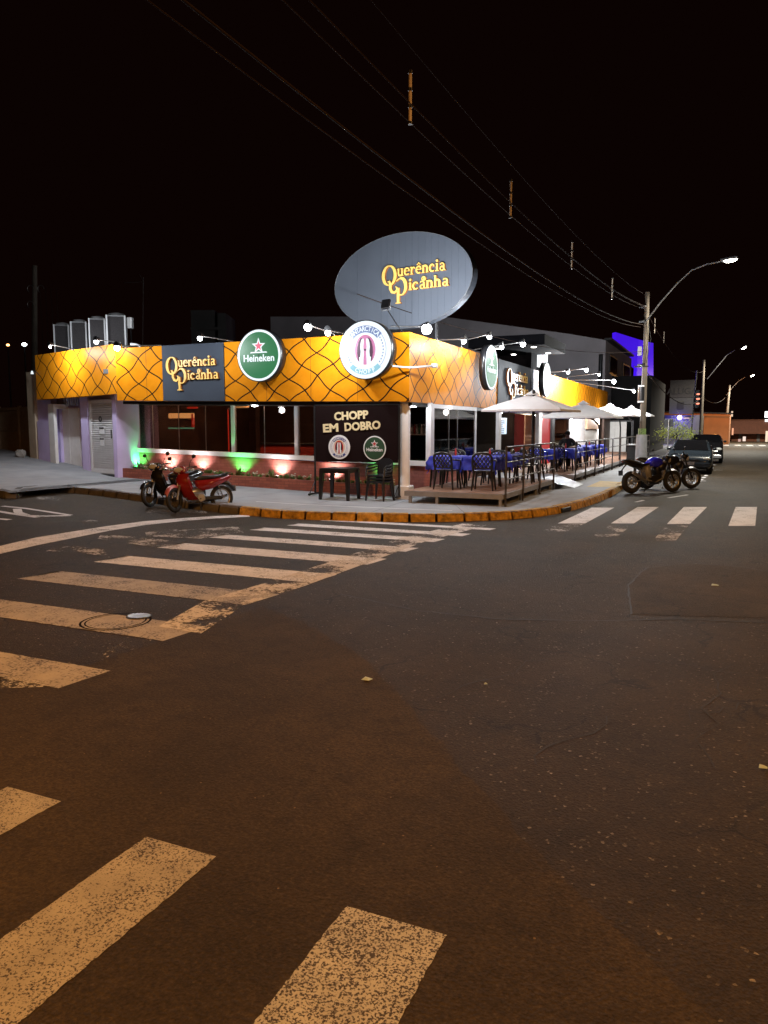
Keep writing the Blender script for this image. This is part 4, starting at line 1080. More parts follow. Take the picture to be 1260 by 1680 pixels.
zt1, zt2 = .42, .40
deck('dining_deck', 'raised wooden deck nearest the corner with two rows of blue tables', -6.45, -4.25, 15.45, 20.4, zt1, [15.5,17.0,18.7,20.35], -4.19)
deck('dining_deck', 'raised wooden deck beyond the ramp with blue tables under parasols', -6.45, -4.15, 23.0, 46.5, zt2, [23.0,24.8,26.7,28.8,31.0,33.4,36,39,42.5,46.4], -4.09, False)
t = thing('access_ramp', 'grey checker-plate ramp between the two dining decks', 'ramp', (-4.2, 21.7, .15))
mb = MB(); mb.add([(-4.6,20.75,.42),(-4.6,22.75,.42),(-3.75,22.45,.165),(-3.75,21.0,.165),(-4.6,20.75,.15),(-4.6,22.75,.15)], [(0,3,2,1),(0,4,3),(1,2,5),(0,1,5,4)]); mb.build('ramp_plate', M['checker'], t)
mb = MB(); mb.box(-6.4,-4.6,20.6,22.9,.36,.42); mb.build('landing', M['checker'], t)
mb = MB(); mb.add([(-4.6,20.44,.42),(-4.6,20.74,.42),(-3.75,20.99,.16),(-4.2,20.44,.16)], [(0,3,2,1)]); mb.build('side_flap', M['black'], t)
t = thing('bottle_shelf', 'shelf of bottles and glasses inside the narrow window beside the corner column', 'shelf', aty(688,712,18.6))
a = aty(674,712,18.6); b = aty(706,712,18.6)
mb = MB(); mb.box(a.x,b.x,18.5,18.8,a.z-.03,a.z); mb.box(a.x,b.x,18.5,18.8,a.z-1.1,a.z-.75); mb.build('board', M['white'], t)
for k in range(8): mb = MB(); mb.lathe([(.03,0),(.032,.14),(.012,.2),(.012,.26),(.001,.26)],10,0,Matrix.Translation((a.x+.04+k*(b.x-a.x-.08)/7,18.6,a.z))); mb.build('bottle', M[['silver','redp','silver','green','white','silver','tanp','silver'][k]], t)

# ---------------------------------------------------------------- furniture
def make_chair(label, group):
    t = thing('plastic_chair', label, 'chair', (0,0,0), 0, group)
    L = dict(local=True)
    mb = MB(); mb.bbox(-.21,.21,-.20,.21,.415,.445,.012); mb.build('seat', M['plastic_b'], t, **L)
    mb = MB()       # backrest: rounded frame + diagonal lattice, at +y side
    bk = lambda x, z: (x, .22 + (z-.44)*.22, z)
    outer = [bk(-.20,.44)] + [bk(-.215,.6), bk(-.21,.72)] + [bk(.21*math.cos(a), .73+.10*math.sin(a)) for a in [math.pi*(1-i/8) for i in range(9)]] + [bk(.215,.6), bk(.20,.44)]
    mb.tube(outer, .028, 6)
    for k in range(-4, 5):
        for s_ in (-1, 1):
            pts = []
            for i in range(9):
                z = .50 + .30*i/8; x = k*.085 + s_*(z-.65)*.75
                if abs(x) < .20 and z < .73+.10*math.sqrt(max(0,1-(x/.21)**2)): pts.append(bk(x, z))
            if len(pts) > 1: mb.tube(pts, .014, 4)
    mb.tube([bk(-.2,.5), bk(.2,.5)], .016, 6); mb.build('backrest', M['plastic_b'], t, **L)
    for sx_ in (-1, 1):
        for sy_ in (-1, 1):
            mb = MB(); a = Vector((sx_*.19, sy_*.18, .42)); b = Vector((sx_*.235, sy_*.235, 0)); 
            mb.cyl(a, b, .032, .018, 6); mb.build('leg', M['plastic_b'], t, **L)
        mb = MB(); mb.tube([(sx_*.22,.25,.68),(sx_*.255,.1,.665),(sx_*.26,-.12,.65),(sx_*.235,-.2,.60),(sx_*.215,-.21,.43)], .017, 6); mb.build('armrest', M['plastic_b'], t, **L)
    return t
def make_table(label, group):
    t = thing('plastic_table', label, 'table', (0,0,0), 0, group)
    mb = MB(); mb.bbox(-.35,.35,-.35,.35,.69,.72,.01); mb.build('tabletop', M['plastic_b'], t, local=True)
    mb = MB()
    for s_ in (-1, 1): mb.box(-.3,.3,s_*.31-.008,s_*.31+.008,.63,.69); mb.box(s_*.31-.008,s_*.31+.008,-.3,.3,.63,.69)
    mb.build('apron', M['plastic_b'], t, local=True)
    for sx_ in (-1, 1):
        for sy_ in (-1, 1):
            mb = MB(); mb.cyl((sx_*.30,sy_*.30,.69),(sx_*.34,sy_*.34,0),.032,.022,6); mb.build('leg', M['plastic_b'], t, local=True)
    return t
def cloth_obj(seed, label):
    rnd = random.Random(seed); bm = bmesh.new(); n = 28; g = {}
    W_ = .68
    for i in range(n+1):
        for j in range(n+1):
            x = -W_+2*W_*i/n; y = -W_+2*W_*j/n
            ax, ay = max(0, abs(x)-.36), max(0, abs(y)-.36); e = math.hypot(ax, ay)
            px = max(-.36, min(.36, x)); py = max(-.36, min(.36, y)); z = .728
            if e > 0:
                dx = math.copysign(ax, x)/e; dy = math.copysign(ay, y)/e
                fold = .045*math.sin((x*1.0+y*1.3)*11+seed) + .012*math.sin((x-y)*23+seed*2)
                spread = .015 + e*.12 + fold*min(1, e/.15)
                px += dx*spread; py += dy*spread; z -= e*.98
            g[i,j] = bm.verts.new((px, py, z))
    for i in range(n):
        for j in range(n): bm.faces.new((g[i,j], g[i+1,j], g[i+1,j+1], g[i,j+1]))
    mb = MB(); mb.bm(bm, 0, True); o = mb.build('tablecloth', M['cloth'])
    return tag(o, label, 'tablecloth', 'blue tablecloths on the deck tables')
chair0 = None; table0 = None
def put_chair(x, y, z, rz, label):
    global chair0
    if chair0 is None:
        chair0 = make_chair(label, 'black plastic chairs on the decks'); chair0.location = (x,y,z); chair0.rotation_euler = (0,0,rz); return chair0
    return dup(chair0, (x,y,z), rz, label)
def put_table(x, y, z, label, clab, seed):
    global table0
    if table0 is None: table0 = make_table(label, 'black plastic tables on the decks'); table0.location = (x,y,z); q = table0
    else: q = dup(table0, (x,y,z), 0, label)
    c = cloth_obj(seed, clab); c.location = (x, y, z); return q
ZD = zt1+.003
put_table(-5.95,16.9,ZD,'deck table under a blue cloth behind the first lattice chair from the corner','blue cloth nearest the corner window, hanging to the left of the first lattice chair',1)
put_table(-5.15,17.0,ZD,'deck table under a blue cloth behind the second lattice chair','blue cloth behind the second lattice chair from the corner',2)
put_table(-5.2,18.7,ZD,'deck table under a blue cloth by the second railing post','blue cloth on the table by the second railing post of the near deck',3)
put_table(-5.25,19.7,ZD,'deck table under a blue cloth at the ramp end of the near deck','blue cloth on the last table of the near deck before the ramp',4)
put_chair(-5.72,16.15,ZD,R(176),'lattice-back black chair nearest the white corner column, its back to the street')
put_chair(-4.88,16.2,ZD,R(188),'second lattice-back black chair from the corner column, its back to the street')
put_chair(-6.1,17.75,ZD,R(10),'black chair between the window and the first blue table')
put_chair(-5.1,17.75,ZD,R(-6),'black chair between the second and third blue tables of the near deck')
put_chair(-4.62,18.8,ZD,R(95),'black chair at the railing side of the third blue table')
put_chair(-4.62,19.8,ZD,R(85),'black chair at the railing side of the last near-deck table')
put_chair(-5.9,19.2,ZD,R(-88),'black chair between the dark doorway and the near-deck tables')
ZE = zt2+.003
for k, (x, y) in enumerate(((-5.25,24.0),(-4.85,25.2),(-5.0,27.0),(-4.9,28.4),(-4.85,29.8),(-4.85,31.4))):
    o_ = ['first','second','third','fourth','fifth','sixth'][k]
    put_table(x,y,ZE,f'{o_} cloth-covered table along the far deck, counted from the ramp',f'{o_} blue cloth along the far deck, counted from the ramp',10+k)
for k, (x, y, r_, lab) in enumerate(((-5.3,23.35,178,'chair with its back to the ramp at the first far-deck table'),(-5.95,24.1,-90,'chair on the wall side of the first far-deck table'),
    (-4.9,24.55,182,'chair in front of the seated person\'s table'),(-5.7,27.0,-88,'chair on the wall side of the third far-deck table'),(-5.0,27.7,5,'chair between the third and fourth far-deck tables'),
    (-5.6,29.8,-95,'chair on the wall side of the fifth far-deck table'),(-4.8,30.6,175,'chair between the fifth and sixth far-deck tables'),(-5.5,31.5,-80,'chair on the wall side of the last far-deck table'))):
    put_chair(x, y, ZE, R(r_), 'black plastic '+lab)
for x, y, r_, lab in ((-15.0,19.3,R(80),'chair inside the restaurant at the left end of the wide window'),(-13.9,19.2,R(-85),'chair inside the restaurant right of the warm lit panel'),(-11.6,18.9,R(95),'chair inside, left of the middle dining table'),(-10.4,18.9,R(-95),'chair inside, right of the middle dining table')):
    put_chair(x, y, .223, r_, 'dark '+lab)
for x, y, lab, cl, sd2 in ((-14.45,19.3,'dining table inside behind the wide window','blue cloth on the inside table behind the wide window',41),(-11.0,18.9,'dining table inside behind the middle window','blue cloth on the inside table behind the middle window',42)):
    put_table(x, y, .223, lab, cl, sd2)
# tableware
def bottle_set(x, y, z, lab):
    t = thing('condiment_set', lab, 'condiments', (x,y,z), 0, 'napkin and sauce sets on the blue tables')
    mb = MB(); mb.bbox(x-.06,x+.06,y-.03,y+.03,z,z+.09,.008); mb.build('napkin_holder', M['steel'], t)
    mb = MB(); mb.lathe([(.022,0),(.024,.10),(.010,.14),(.010,.17),(.001,.17)],12,0,Matrix.Translation((x+.10,y,z))); mb.build('sauce_bottle', M['redp'], t)
for x, y, z, lab in ((-5.9,16.95,ZD,'sauce set on the first near-deck table'),(-5.1,17.05,ZD,'sauce set on the second near-deck table'),(-5.15,18.7,ZD,'sauce set on the third near-deck table'),(-4.9,25.1,ZE,'sauce set in front of the seated person'),(-4.9,27.0,ZE,'sauce set on the third far-deck table'),(-4.9,29.8,ZE,'sauce set on the fifth far-deck table')):
    bottle_set(x, y, z+.73, lab)

# ---------------------------------------------------------------- parasols
def parasol(pole_px, apex, hw, hd, zr, label, th=R(0), arm=True, py=None, drop=.45):
    """square canopy on a street-side mast. apex: world apex position; pole at mast"""
    t = thing('parasol', label, 'parasol', (pole_px[0], pole_px[1], .15), 0, 'white parasols over the decks')
    ax, ay, az = apex
    mb = MB(); cs = [(-hw,-hd),(hw,-hd),(hw,hd),(-hw,hd)]
    rot = lambda x, y: (ax+x*math.cos(th)-y*math.sin(th), ay+x*math.sin(th)+y*math.cos(th))
    N_ = 8; vs = [(ax,ay,az)]; rings = []
    for r_ in range(1, N_+1):
        k = r_/N_; base = len(vs)
        for s_ in range(4):
            a, b = cs[s_], cs[(s_+1)%4]
            for e in range(6):
                t_ = e/6; x = (a[0]+(b[0]-a[0])*t_)*k; y = (a[1]+(b[1]-a[1])*t_)*k
                sag = .10*math.sin(math.pi*k)*(1-0) * math.sin(math.pi*t_)*1.0
                X, Y = rot(x*(1-.04*math.sin(math.pi*t_)*k), y*(1-.04*math.sin(math.pi*t_)*k)); vs.append((X, Y, az - drop*k - sag*.5 + .02*math.sin(math.pi*k)))
        rings.append(base)
    fs = [(0, rings[0]+i, rings[0]+(i+1)%24) for i in range(24)]
    for r_ in range(N_-1): fs += [(rings[r_]+i, rings[r_+1]+i, rings[r_+1]+(i+1)%24, rings[r_]+(i+1)%24) for i in range(24)]
    last = rings[-1]; b2 = len(vs)
    for i in range(24): v = vs[last+i]; vs.append((v[0], v[1], v[2]-.05))
    fs += [(last+i, b2+i, b2+(i+1)%24, last+(i+1)%24) for i in range(24)]
    mb.add(vs, fs); mb.build('canopy', M['canvas'], t)
    mb = MB(); mb.add([(ax,ay,az+.10)]+[(*rot(x*.16,y*.16), az-.02) for x, y in cs], [(0,1,2),(0,2,3),(0,3,4),(0,4,1)]); mb.build('vent_cap', M['canvas'], t)
    for x, y in cs:
        mb = MB(); X, Y = rot(x*.98, y*.98); mb.cyl((ax,ay,az-.06),(X,Y,az-drop-.035),.010,n=5); mb.build('rib', M['dark'], t)
    px_, py_ = pole_px
    if arm:
        mb = MB(); top = az+.12
        mb.tube([(px_,py_,zt1),(px_,py_,az-drop-.55),(px_-.04,py_,az-drop-.25),(px_-.22,py_,az-drop-.05),(px_-.6,py_,az-drop*.75),(ax,ay,az-.10)], .032, 8)
        mb.build('mast', M['dark'], t)
    else:
        mb = MB(); mb.cyl((px_,py_,.15),(px_,py_,az+.10),.04,n=10); mb.build('mast', M['dark'], t)
        mb = MB(); mb.tube([(px_,py_,az-.02),(ax,ay,az-.06)], .022, 6); mb.build('arm', M['dark'], t)
    return t
p1 = aty(877,600,19.2); pz = aty(877,645,19.2).z
parasol((p1.x,19.2), (p1.x-.06,19.3,pz-.02), 1.0,1.0, 0, 'nearest white parasol, its black mast standing by the end of the near deck', R(-4), arm=False, drop=.40)
def ap(px, py, y): v = aty(px, py, y); return (v.x, v.y, v.z)
parasol((atx(983,700,-4.25).x, atx(984,700,-4.25).y), ap(957,662,24.6), 1.1,1.1, 0, 'second white parasol on a bent dark mast, above the seated person', R(0), drop=.42)
y3 = atx(1018,700,-4.25).y
parasol((-4.25,y3), ap(1001,665,y3-.1), 1.1,1.1, 0, 'third white parasol on a bent mast in front of the white wall panel', 0, drop=.42)
y4 = atx(1037,700,-4.2).y
parasol((-4.2,y4), ap(1036,668,y4+.5), 1.0,1.0, 0, 'farthest white parasol, its edge reaching past the utility pole', 0, drop=.40)

# ---------------------------------------------------------------- seated person
def skin_obj(name, verts, edges, radii, mat, parent, levels=1, root=0):
    me = bpy.data.meshes.new(name); me.from_pydata(verts, edges, []); me.materials.append(mat)
    o = bpy.data.objects.new(name, me); S.collection.objects.link(o)
    if parent is not None: o.parent = parent
    o.modifiers.new('skin', 'SKIN'); o.modifiers.new('sub', 'SUBSURF').levels = levels; o.modifiers['sub'].render_levels = levels
    o.modifiers['skin'].use_smooth_shade = True
    for i, r_ in enumerate(radii):
        r2 = r_ if isinstance(r_, tuple) else (r_, r_); me.skin_vertices[0].data[i].radius = r2; me.skin_vertices[0].data[i].use_root = (i == root)
    return o
pp = aty(931, 735, 26.1)
put_chair(pp.x, 26.15, ZE, R(0), 'black plastic chair the person sits on at the far deck')
t = thing('person', 'person in dark clothes sitting at a blue table on the far deck', 'person', (pp.x, 26.05, ZE))
V_ = [(0,.02,.50),(0,.06,.62),(0,.07,.80),(0,.05,.96),(0,.03,1.05),(0,.01,1.13),(0,0,1.22),
      (.10,.05,.99),(.20,.04,.95),(.27,-.06,.76),(.20,-.28,.755),(.16,-.36,.76),
      (-.10,.05,.99),(-.20,.04,.95),(-.27,-.06,.76),(-.20,-.28,.755),(-.15,-.36,.76),
      (.10,0,.50),(.15,-.40,.50),(.15,-.42,.10),(.15,-.54,.05),(-.10,0,.50),(-.15,-.40,.50),(-.15,-.42,.10),(-.15,-.54,.05)]
E_ = [(0,1),(1,2),(2,3),(3,4),(4,5),(5,6),(3,7),(7,8),(8,9),(9,10),(10,11),(3,12),(12,13),(13,14),(14,15),(15,16),(0,17),(17,18),(18,19),(19,20),(0,21),(21,22),(22,23),(23,24)]
Rr = [(.15,.12),(.14,.11),(.16,.11),(.15,.10),.055,(.075,.085),(.07,.08),.07,.062,.045,.032,.026,.07,.062,.045,.032,.026,.085,.062,.045,.035,.085,.062,.045,.035]
# fingers and thumbs
def addhand(hx, sgn):
    for k in range(5):
        b = len(V_); fx = hx + (-.026+.017*k)*sgn if k < 4 else hx - .035*sgn
        y0 = -.40 if k < 4 else -.36; ln = [.055,.065,.06,.045,.04][k]
        V_.extend([(fx, y0, .757), (fx, y0-ln*.6, .752), (fx - (0.012*sgn if k == 4 else 0), y0-ln, .742)]); E_.extend([(11 if sgn > 0 else 16, b), (b, b+1), (b+1, b+2)]); Rr.extend([.010,.009,.008])
addhand(.16, 1); addhand(-.15, -1)
skin_obj('body', V_, E_, Rr, M['skin'], t)
Vs = [V_[i] for i in range(0,4)] + [V_[7],V_[8],(.265,-.05,.78),V_[12],V_[13],(-.265,-.05,.78),(0,.035,1.02)]
skin_obj('shirt', Vs, [(0,1),(1,2),(2,3),(3,4),(4,5),(5,6),(3,7),(7,8),(8,9),(3,10)], [(.165,.135),(.155,.125),(.18,.13),(.17,.12),.085,.078,.06,.085,.078,.06,.065], M['shirt'], t)
Vt = [V_[0],V_[17],V_[18],V_[19],V_[21],V_[22],V_[23]]
skin_obj('trousers', Vt, [(0,1),(1,2),(2,3),(0,4),(4,5),(5,6)], [(.16,.13),.095,.075,.058,.095,.075,.058], M['shirt'], t)
mb = MB(); mb.sphere((0,.02,1.215), .092, 0, 16, 10, (1,1.1,1.05)); mb.build('hair', M['hair'], t, local=True)
mb = MB(); mb.sphere((.032,-.085,1.19), .010, 1); mb.sphere((-.032,-.085,1.19), .010, 1); mb.sphere((0,-.098,1.165), .014, 0, sc=(.8,1,1.3)); mb.box(-.025,.025,-.092,-.078,1.125,1.132,1); mb.sphere((.082,.0,1.175),.02,0,sc=(.5,1,1.4)); mb.sphere((-.082,.0,1.175),.02,0,sc=(.5,1,1.4)); mb.build('face', [M['skin'], M['black']], t, local=True)

# ---------------------------------------------------------------- banner, bar table, stacked chairs
yb = 16.05
a = aty(516,666,yb); b = aty(655,763,yb); zlow = aty(585,758,yb).z
t = thing('promotion_banner', 'dark upright banner in a wheeled frame with two round beer emblems', 'banner', ((a.x+b.x)/2, yb, .15))
mb = MB(); nseg = 10; vs = []
for i in range(nseg+1):
    x = a.x+.03+(b.x-a.x-.06)*i/nseg; w_ = .008*math.sin(i*1.3)
    vs += [(x, yb-.01+w_, zlow), (x, yb-.01+w_, a.z-.02), (x, yb+.002+w_, zlow), (x, yb+.002+w_, a.z-.02)]
fs = []
for i in range(nseg): fs += [(4*i, 4*i+4, 4*i+5, 4*i+1), (4*i+2, 4*i+3, 4*i+7, 4*i+6)]
mb.add(vs, fs, 0, True); mb.build('banner_sheet', M['banner'], t)
Mb = FRL(Vector((0, yb-.024, 0)))
def bpx(px, py): q = aty(px, py, yb-.024); return q.x, q.z
mb = MB()
def btext(s, x0, y0, x1, y1, hpx):
    q0 = bpx(x0, y0); q1 = bpx(x1, y1); w = math.dist(q0, q1); an = math.atan2(q1[1]-q0[1], q1[0]-q0[0])
    h = hpx*aty(585,700,yb).y/ray(585,700).y
    n = len(s); mid = ((q0[0]+q1[0])/2, (q0[1]+q1[1])/2)
    Mt = Mb @ Matrix.Translation((mid[0], mid[1], 0)) @ Matrix.Rotation(an,4,'Z')
    # measured width of the built-in font word, then stretched to fit
    tmp = MB(); text(tmp, s, 1, Matrix.Identity(4), 0, .004, .04); xs_ = [v.x for v in tmp.v]; ys_ = [v.y for v in tmp.v]
    W0 = max(xs_)-min(xs_); H0 = max(ys_)-min(ys_); size = h/H0
    text(mb, s, size, Mt, 0, .008, .04, w/(W0*size))
btext('CHOPP', 548, 684, 604, 680.5, 14)
btext('EM', 530, 703.5, 555, 702, 14); btext('DOBRO', 565, 701.5, 624, 697.5, 14)
mb.build('banner_lettering', M['cream'], t)
q = bpx(557, 733.5); rr = 19.8*yb/ray(557,733).y
penguin_face(FRL(Vector((q[0], yb-.03, q[1]))), rr, PPM, t, 'penguin_emblem')
q = bpx(615, 735.5)
star_face(FRL(Vector((q[0], yb-.03, q[1]))), rr, PHM, t, 'star_emblem')
for x in (a.x, b.x):
    mb = MB(); mb.box(x-.018, x+.018, yb-.018, yb+.018, .22, a.z+.02); mb.build('frame_post', M['dark'], t)
    mb = MB(); mb.box(x-.02, x+.02, yb-.32, yb+.32, .20, .235); mb.build('foot', M['dark'], t)
    mb = MB(); mb.tube([(x,yb-.28,.225),(x,yb-.02,.50)], .012, 6); mb.build('brace', M['dark'], t)
    for s_ in (-.29,.29):
        mb = MB(); mb.cyl((x-.015,yb+s_,.178),(x+.015,yb+s_,.178),.028,n=12); mb.build('caster', M['rubber'], t)
mb = MB(); mb.box(a.x+.02, b.x-.02, yb-.015, yb+.015, a.z, a.z+.03); mb.build('top_bar', M['dark'], t)
# black bar table (slightly turned)
pt_ = aty(559, 800, 15.55)
t = thing('bar_table', 'bare black plastic table standing in front of the dark banner', 'table', (pt_.x, 15.5, .153), R(4))
mb = MB(); mb.bbox(-.36,.36,-.34,.34,.69,.73,.012); mb.build('tabletop', M['plastic_b'], t, local=True)
mb = MB()
for s_ in (-1, 1): mb.box(-.3,.3,s_*.30-.01,s_*.30+.01,.62,.69); mb.box(s_*.32-.01,s_*.32+.01,-.3,.3,.62,.69)
mb.build('apron', M['plastic_b'], t, local=True)
for sx_ in (-1, 1):
    for sy_ in (-1, 1):
        mb = MB(); x, y = sx_*.31, sy_*.29; k = .05
        mb.add([(x-k,y-k,.69),(x+k,y-k,.69),(x+k,y+k,.69),(x-k,y+k,.69),(x*1.12-.03,y*1.12-.03,0),(x*1.12+.03,y*1.12-.03,0),(x*1.12+.03,y*1.12+.03,0),(x*1.12-.03,y*1.12+.03,0)], [(0,4,5,1),(1,5,6,2),(2,6,7,3),(3,7,4,0),(4,7,6,5)])
        mb.build('leg', M['plastic_b'], t, local=True)
# stack of chairs: three solid-back chairs
def make_schair(label):
    t = thing('stacked_chair', label, 'chair', (0,0,0), 0, 'stack of black chairs beside the banner')
    mb = MB(); mb.bbox(-.21,.21,-.22,.20,.405,.45,.014); mb.build('seat', M['plastic_b'], t, local=True)
    prof = [(-.19,.45)]+[(-.20,.62)]+[(-.20*math.cos(a) , .70+.13*math.sin(a)) for a in [math.pi*i/10 for i in range(11)]]+[(.20,.62),(.19,.45)]
    mb = MB(); Mx = fr((1,0,0),(0,.16,.987),(0,-.987,.16),(0,.20-.07,0)); mb.prism([(x,z) for x, z in prof][::-1], -.012, .012, Mx); mb.build('backrest', M['plastic_b'], t, local=True)
    for sx_ in (-1, 1):
        for sy_ in (-1, 1):
            mb = MB(); mb.cyl((sx_*.19,sy_*.18,.42),(sx_*.235,sy_*.225,0),.034,.02,6); mb.build('leg', M['plastic_b'], t, local=True)
        mb = MB(); mb.tube([(sx_*.20,.22,.70),(sx_*.245,.08,.665),(sx_*.255,-.14,.65),(sx_*.235,-.21,.60),(sx_*.215,-.21,.43)], .018, 6); mb.build('armrest', M['plastic_b'], t, local=True)
    return t
ps = aty(623, 800, 15.65)
sc0 = make_schair('bottom chair of the black stack in front of the banner'); sc0.location = (ps.x, 15.65, .153); sc0.rotation_euler = (0,0,R(-6))
dup(sc0, (ps.x, 15.66, .223), R(-6), 'middle chair of the black stack in front of the banner')
dup(sc0, (ps.x, 15.67, .293), R(-6), 'top chair of the black stack in front of the banner')

# ---------------------------------------------------------------- planter plants
def make_tuft(label, seed, h, flower=False, n=26):
    rnd = random.Random(seed)
    t = thing('bedding_plant', label, 'plant', (0,0,0), 0, 'small plants in the brick planter')
    mb = MB()
    for k in range(n):
        a = rnd.uniform(0, 6.28); el = rnd.uniform(.3, 1.4); L_ = h*rnd.uniform(.5,1); 
        d = Vector((math.cos(a)*math.cos(el), math.sin(a)*math.cos(el), math.sin(el))); sd_ = Vector((-math.sin(a), math.cos(a), 0))*L_*.16
        o_ = Vector((rnd.uniform(-.04,.04), rnd.uniform(-.03,.03), 0)); q = o_+d*L_; q.z -= L_*.15*math.cos(el)
        mb.add([o_, o_+d*L_*.5+sd_, q, o_+d*L_*.5-sd_], [(0,1,2,3)])
    mb.build('foliage', M['leaf'], t, local=True)
    if flower:
        mb = MB()
        for k in range(7): a = rnd.uniform(0,6.28); mb.sphere((math.cos(a)*h*.5, math.sin(a)*.06, h*rnd.uniform(.5,.95)), .022, 0, 6, 4, (1,1,.6))
        mb.build('blossom', M['petal'], t, local=True)
    return t
LBL = {0:'low leafy plant in the brick planter', 1:'low white-flowered plant in the brick planter', 2:'tall spiky plant in the brick planter'}
protos = {0: make_tuft(LBL[0], 1, .21), 1: make_tuft(LBL[1], 2, .19, True), 2: make_tuft(LBL[2], 3, .36, False, 14)}
first = {0: True, 1: True, 2: True}
cnt = {}
rnd = random.Random(11)
spots = [(204,1),(212,0),(221,1),(228,2),(237,1),(246,0),(256,0),(268,1),(281,1),(291,0),(301,0),(312,1),(322,1),(333,0),(344,0),(353,1),(362,0),(371,0),(380,0),(390,2),(398,0),(408,0),(418,1),(427,0),(437,1),(448,2),(451,1),(461,0),(470,0),(480,1),(492,0),(505,1),(520,0),(532,1),(548,2),(556,0),(566,0),(578,0),(590,1),(603,0),(616,0),(628,2),(634,0),(642,1)]
for px, k in spots:
    p = aty(px, 780, 16.92+rnd.uniform(-.05,.08)); z = gz(p.x)+.36
    seg = [(232,'under the left end of the wide window'),(300,'behind the black scooter'),(362,'behind the red scooter'),(450,'between the red scooter and the middle mullion'),(512,'just left of the dark banner'),(999,'behind the dark banner')]
    sg = next(n_ for lim, n_ in seg if px < lim); cnt[sg] = cnt.get(sg, 0)+1
    lab = ['leafy plant','white-flowered plant','spiky plant'][k] + ', ' + ['first','second','third','fourth','fifth','sixth','seventh','eighth','ninth','tenth','eleventh','twelfth','thirteenth'][cnt[sg]-1] + ' from left ' + sg
    protos[k]['label'] = lab if first[k] else protos[k]['label']
    if first[k]: protos[k].location = (p.x,p.y,z); first[k] = False
    else: dup(protos[k], (p.x,p.y,z), rnd.uniform(0,6.28), lab, None, rnd.uniform(.75,1.2))
# ---------------------------------------------------------------- wheels
def wheel(root, x, z, r, w, name='wheel', spokes=0, alloy=6, rim='silver'):
    """wheel in the xz plane of the bike; children tyre, rim"""
    mb = MB(); My = Matrix.Translation((x,0,z)) @ Matrix.Rotation(R(90),4,'X')
    pr = [(r-w*.95,-w*.35),(r-w*.5,-w*.5),(r-w*.12,-w*.32),(r,0),(r-w*.12,w*.32),(r-w*.5,w*.5),(r-w*.95,w*.35)]
    mb.lathe(pr, 28, 0, My); o = mb.build(name, M['rubber'], root, local=True)
    mb = MB(); rr = r-w*.95
    mb.lathe([(rr,-w*.34),(rr-.02,-w*.3),(rr-.02,w*.3),(rr,w*.34)], 28, 0, My)
    mb.cyl((x,-.05,z),(x,.05,z),.035,n=12)
    if spokes:
        for k in range(spokes): a = 2*math.pi*k/spokes; mb.cyl((x+.03*math.cos(a+.5),(.03 if k%2 else -.03),z+.03*math.sin(a+.5)),(x+(rr-.01)*math.cos(a),0,z+(rr-.01)*math.sin(a)),.004,n=4,cap=False)
    else:
        for k in range(alloy): a = 2*math.pi*k/alloy; mb.cyl((x+.03*math.cos(a),0,z+.03*math.sin(a)),(x+(rr-.01)*math.cos(a),0,z+(rr-.01)*math.sin(a)),.016,.010,n=6,cap=False)
    mb.build('rim', M[rim], o, local=True)
    return o
I4 = Matrix.Identity(4)
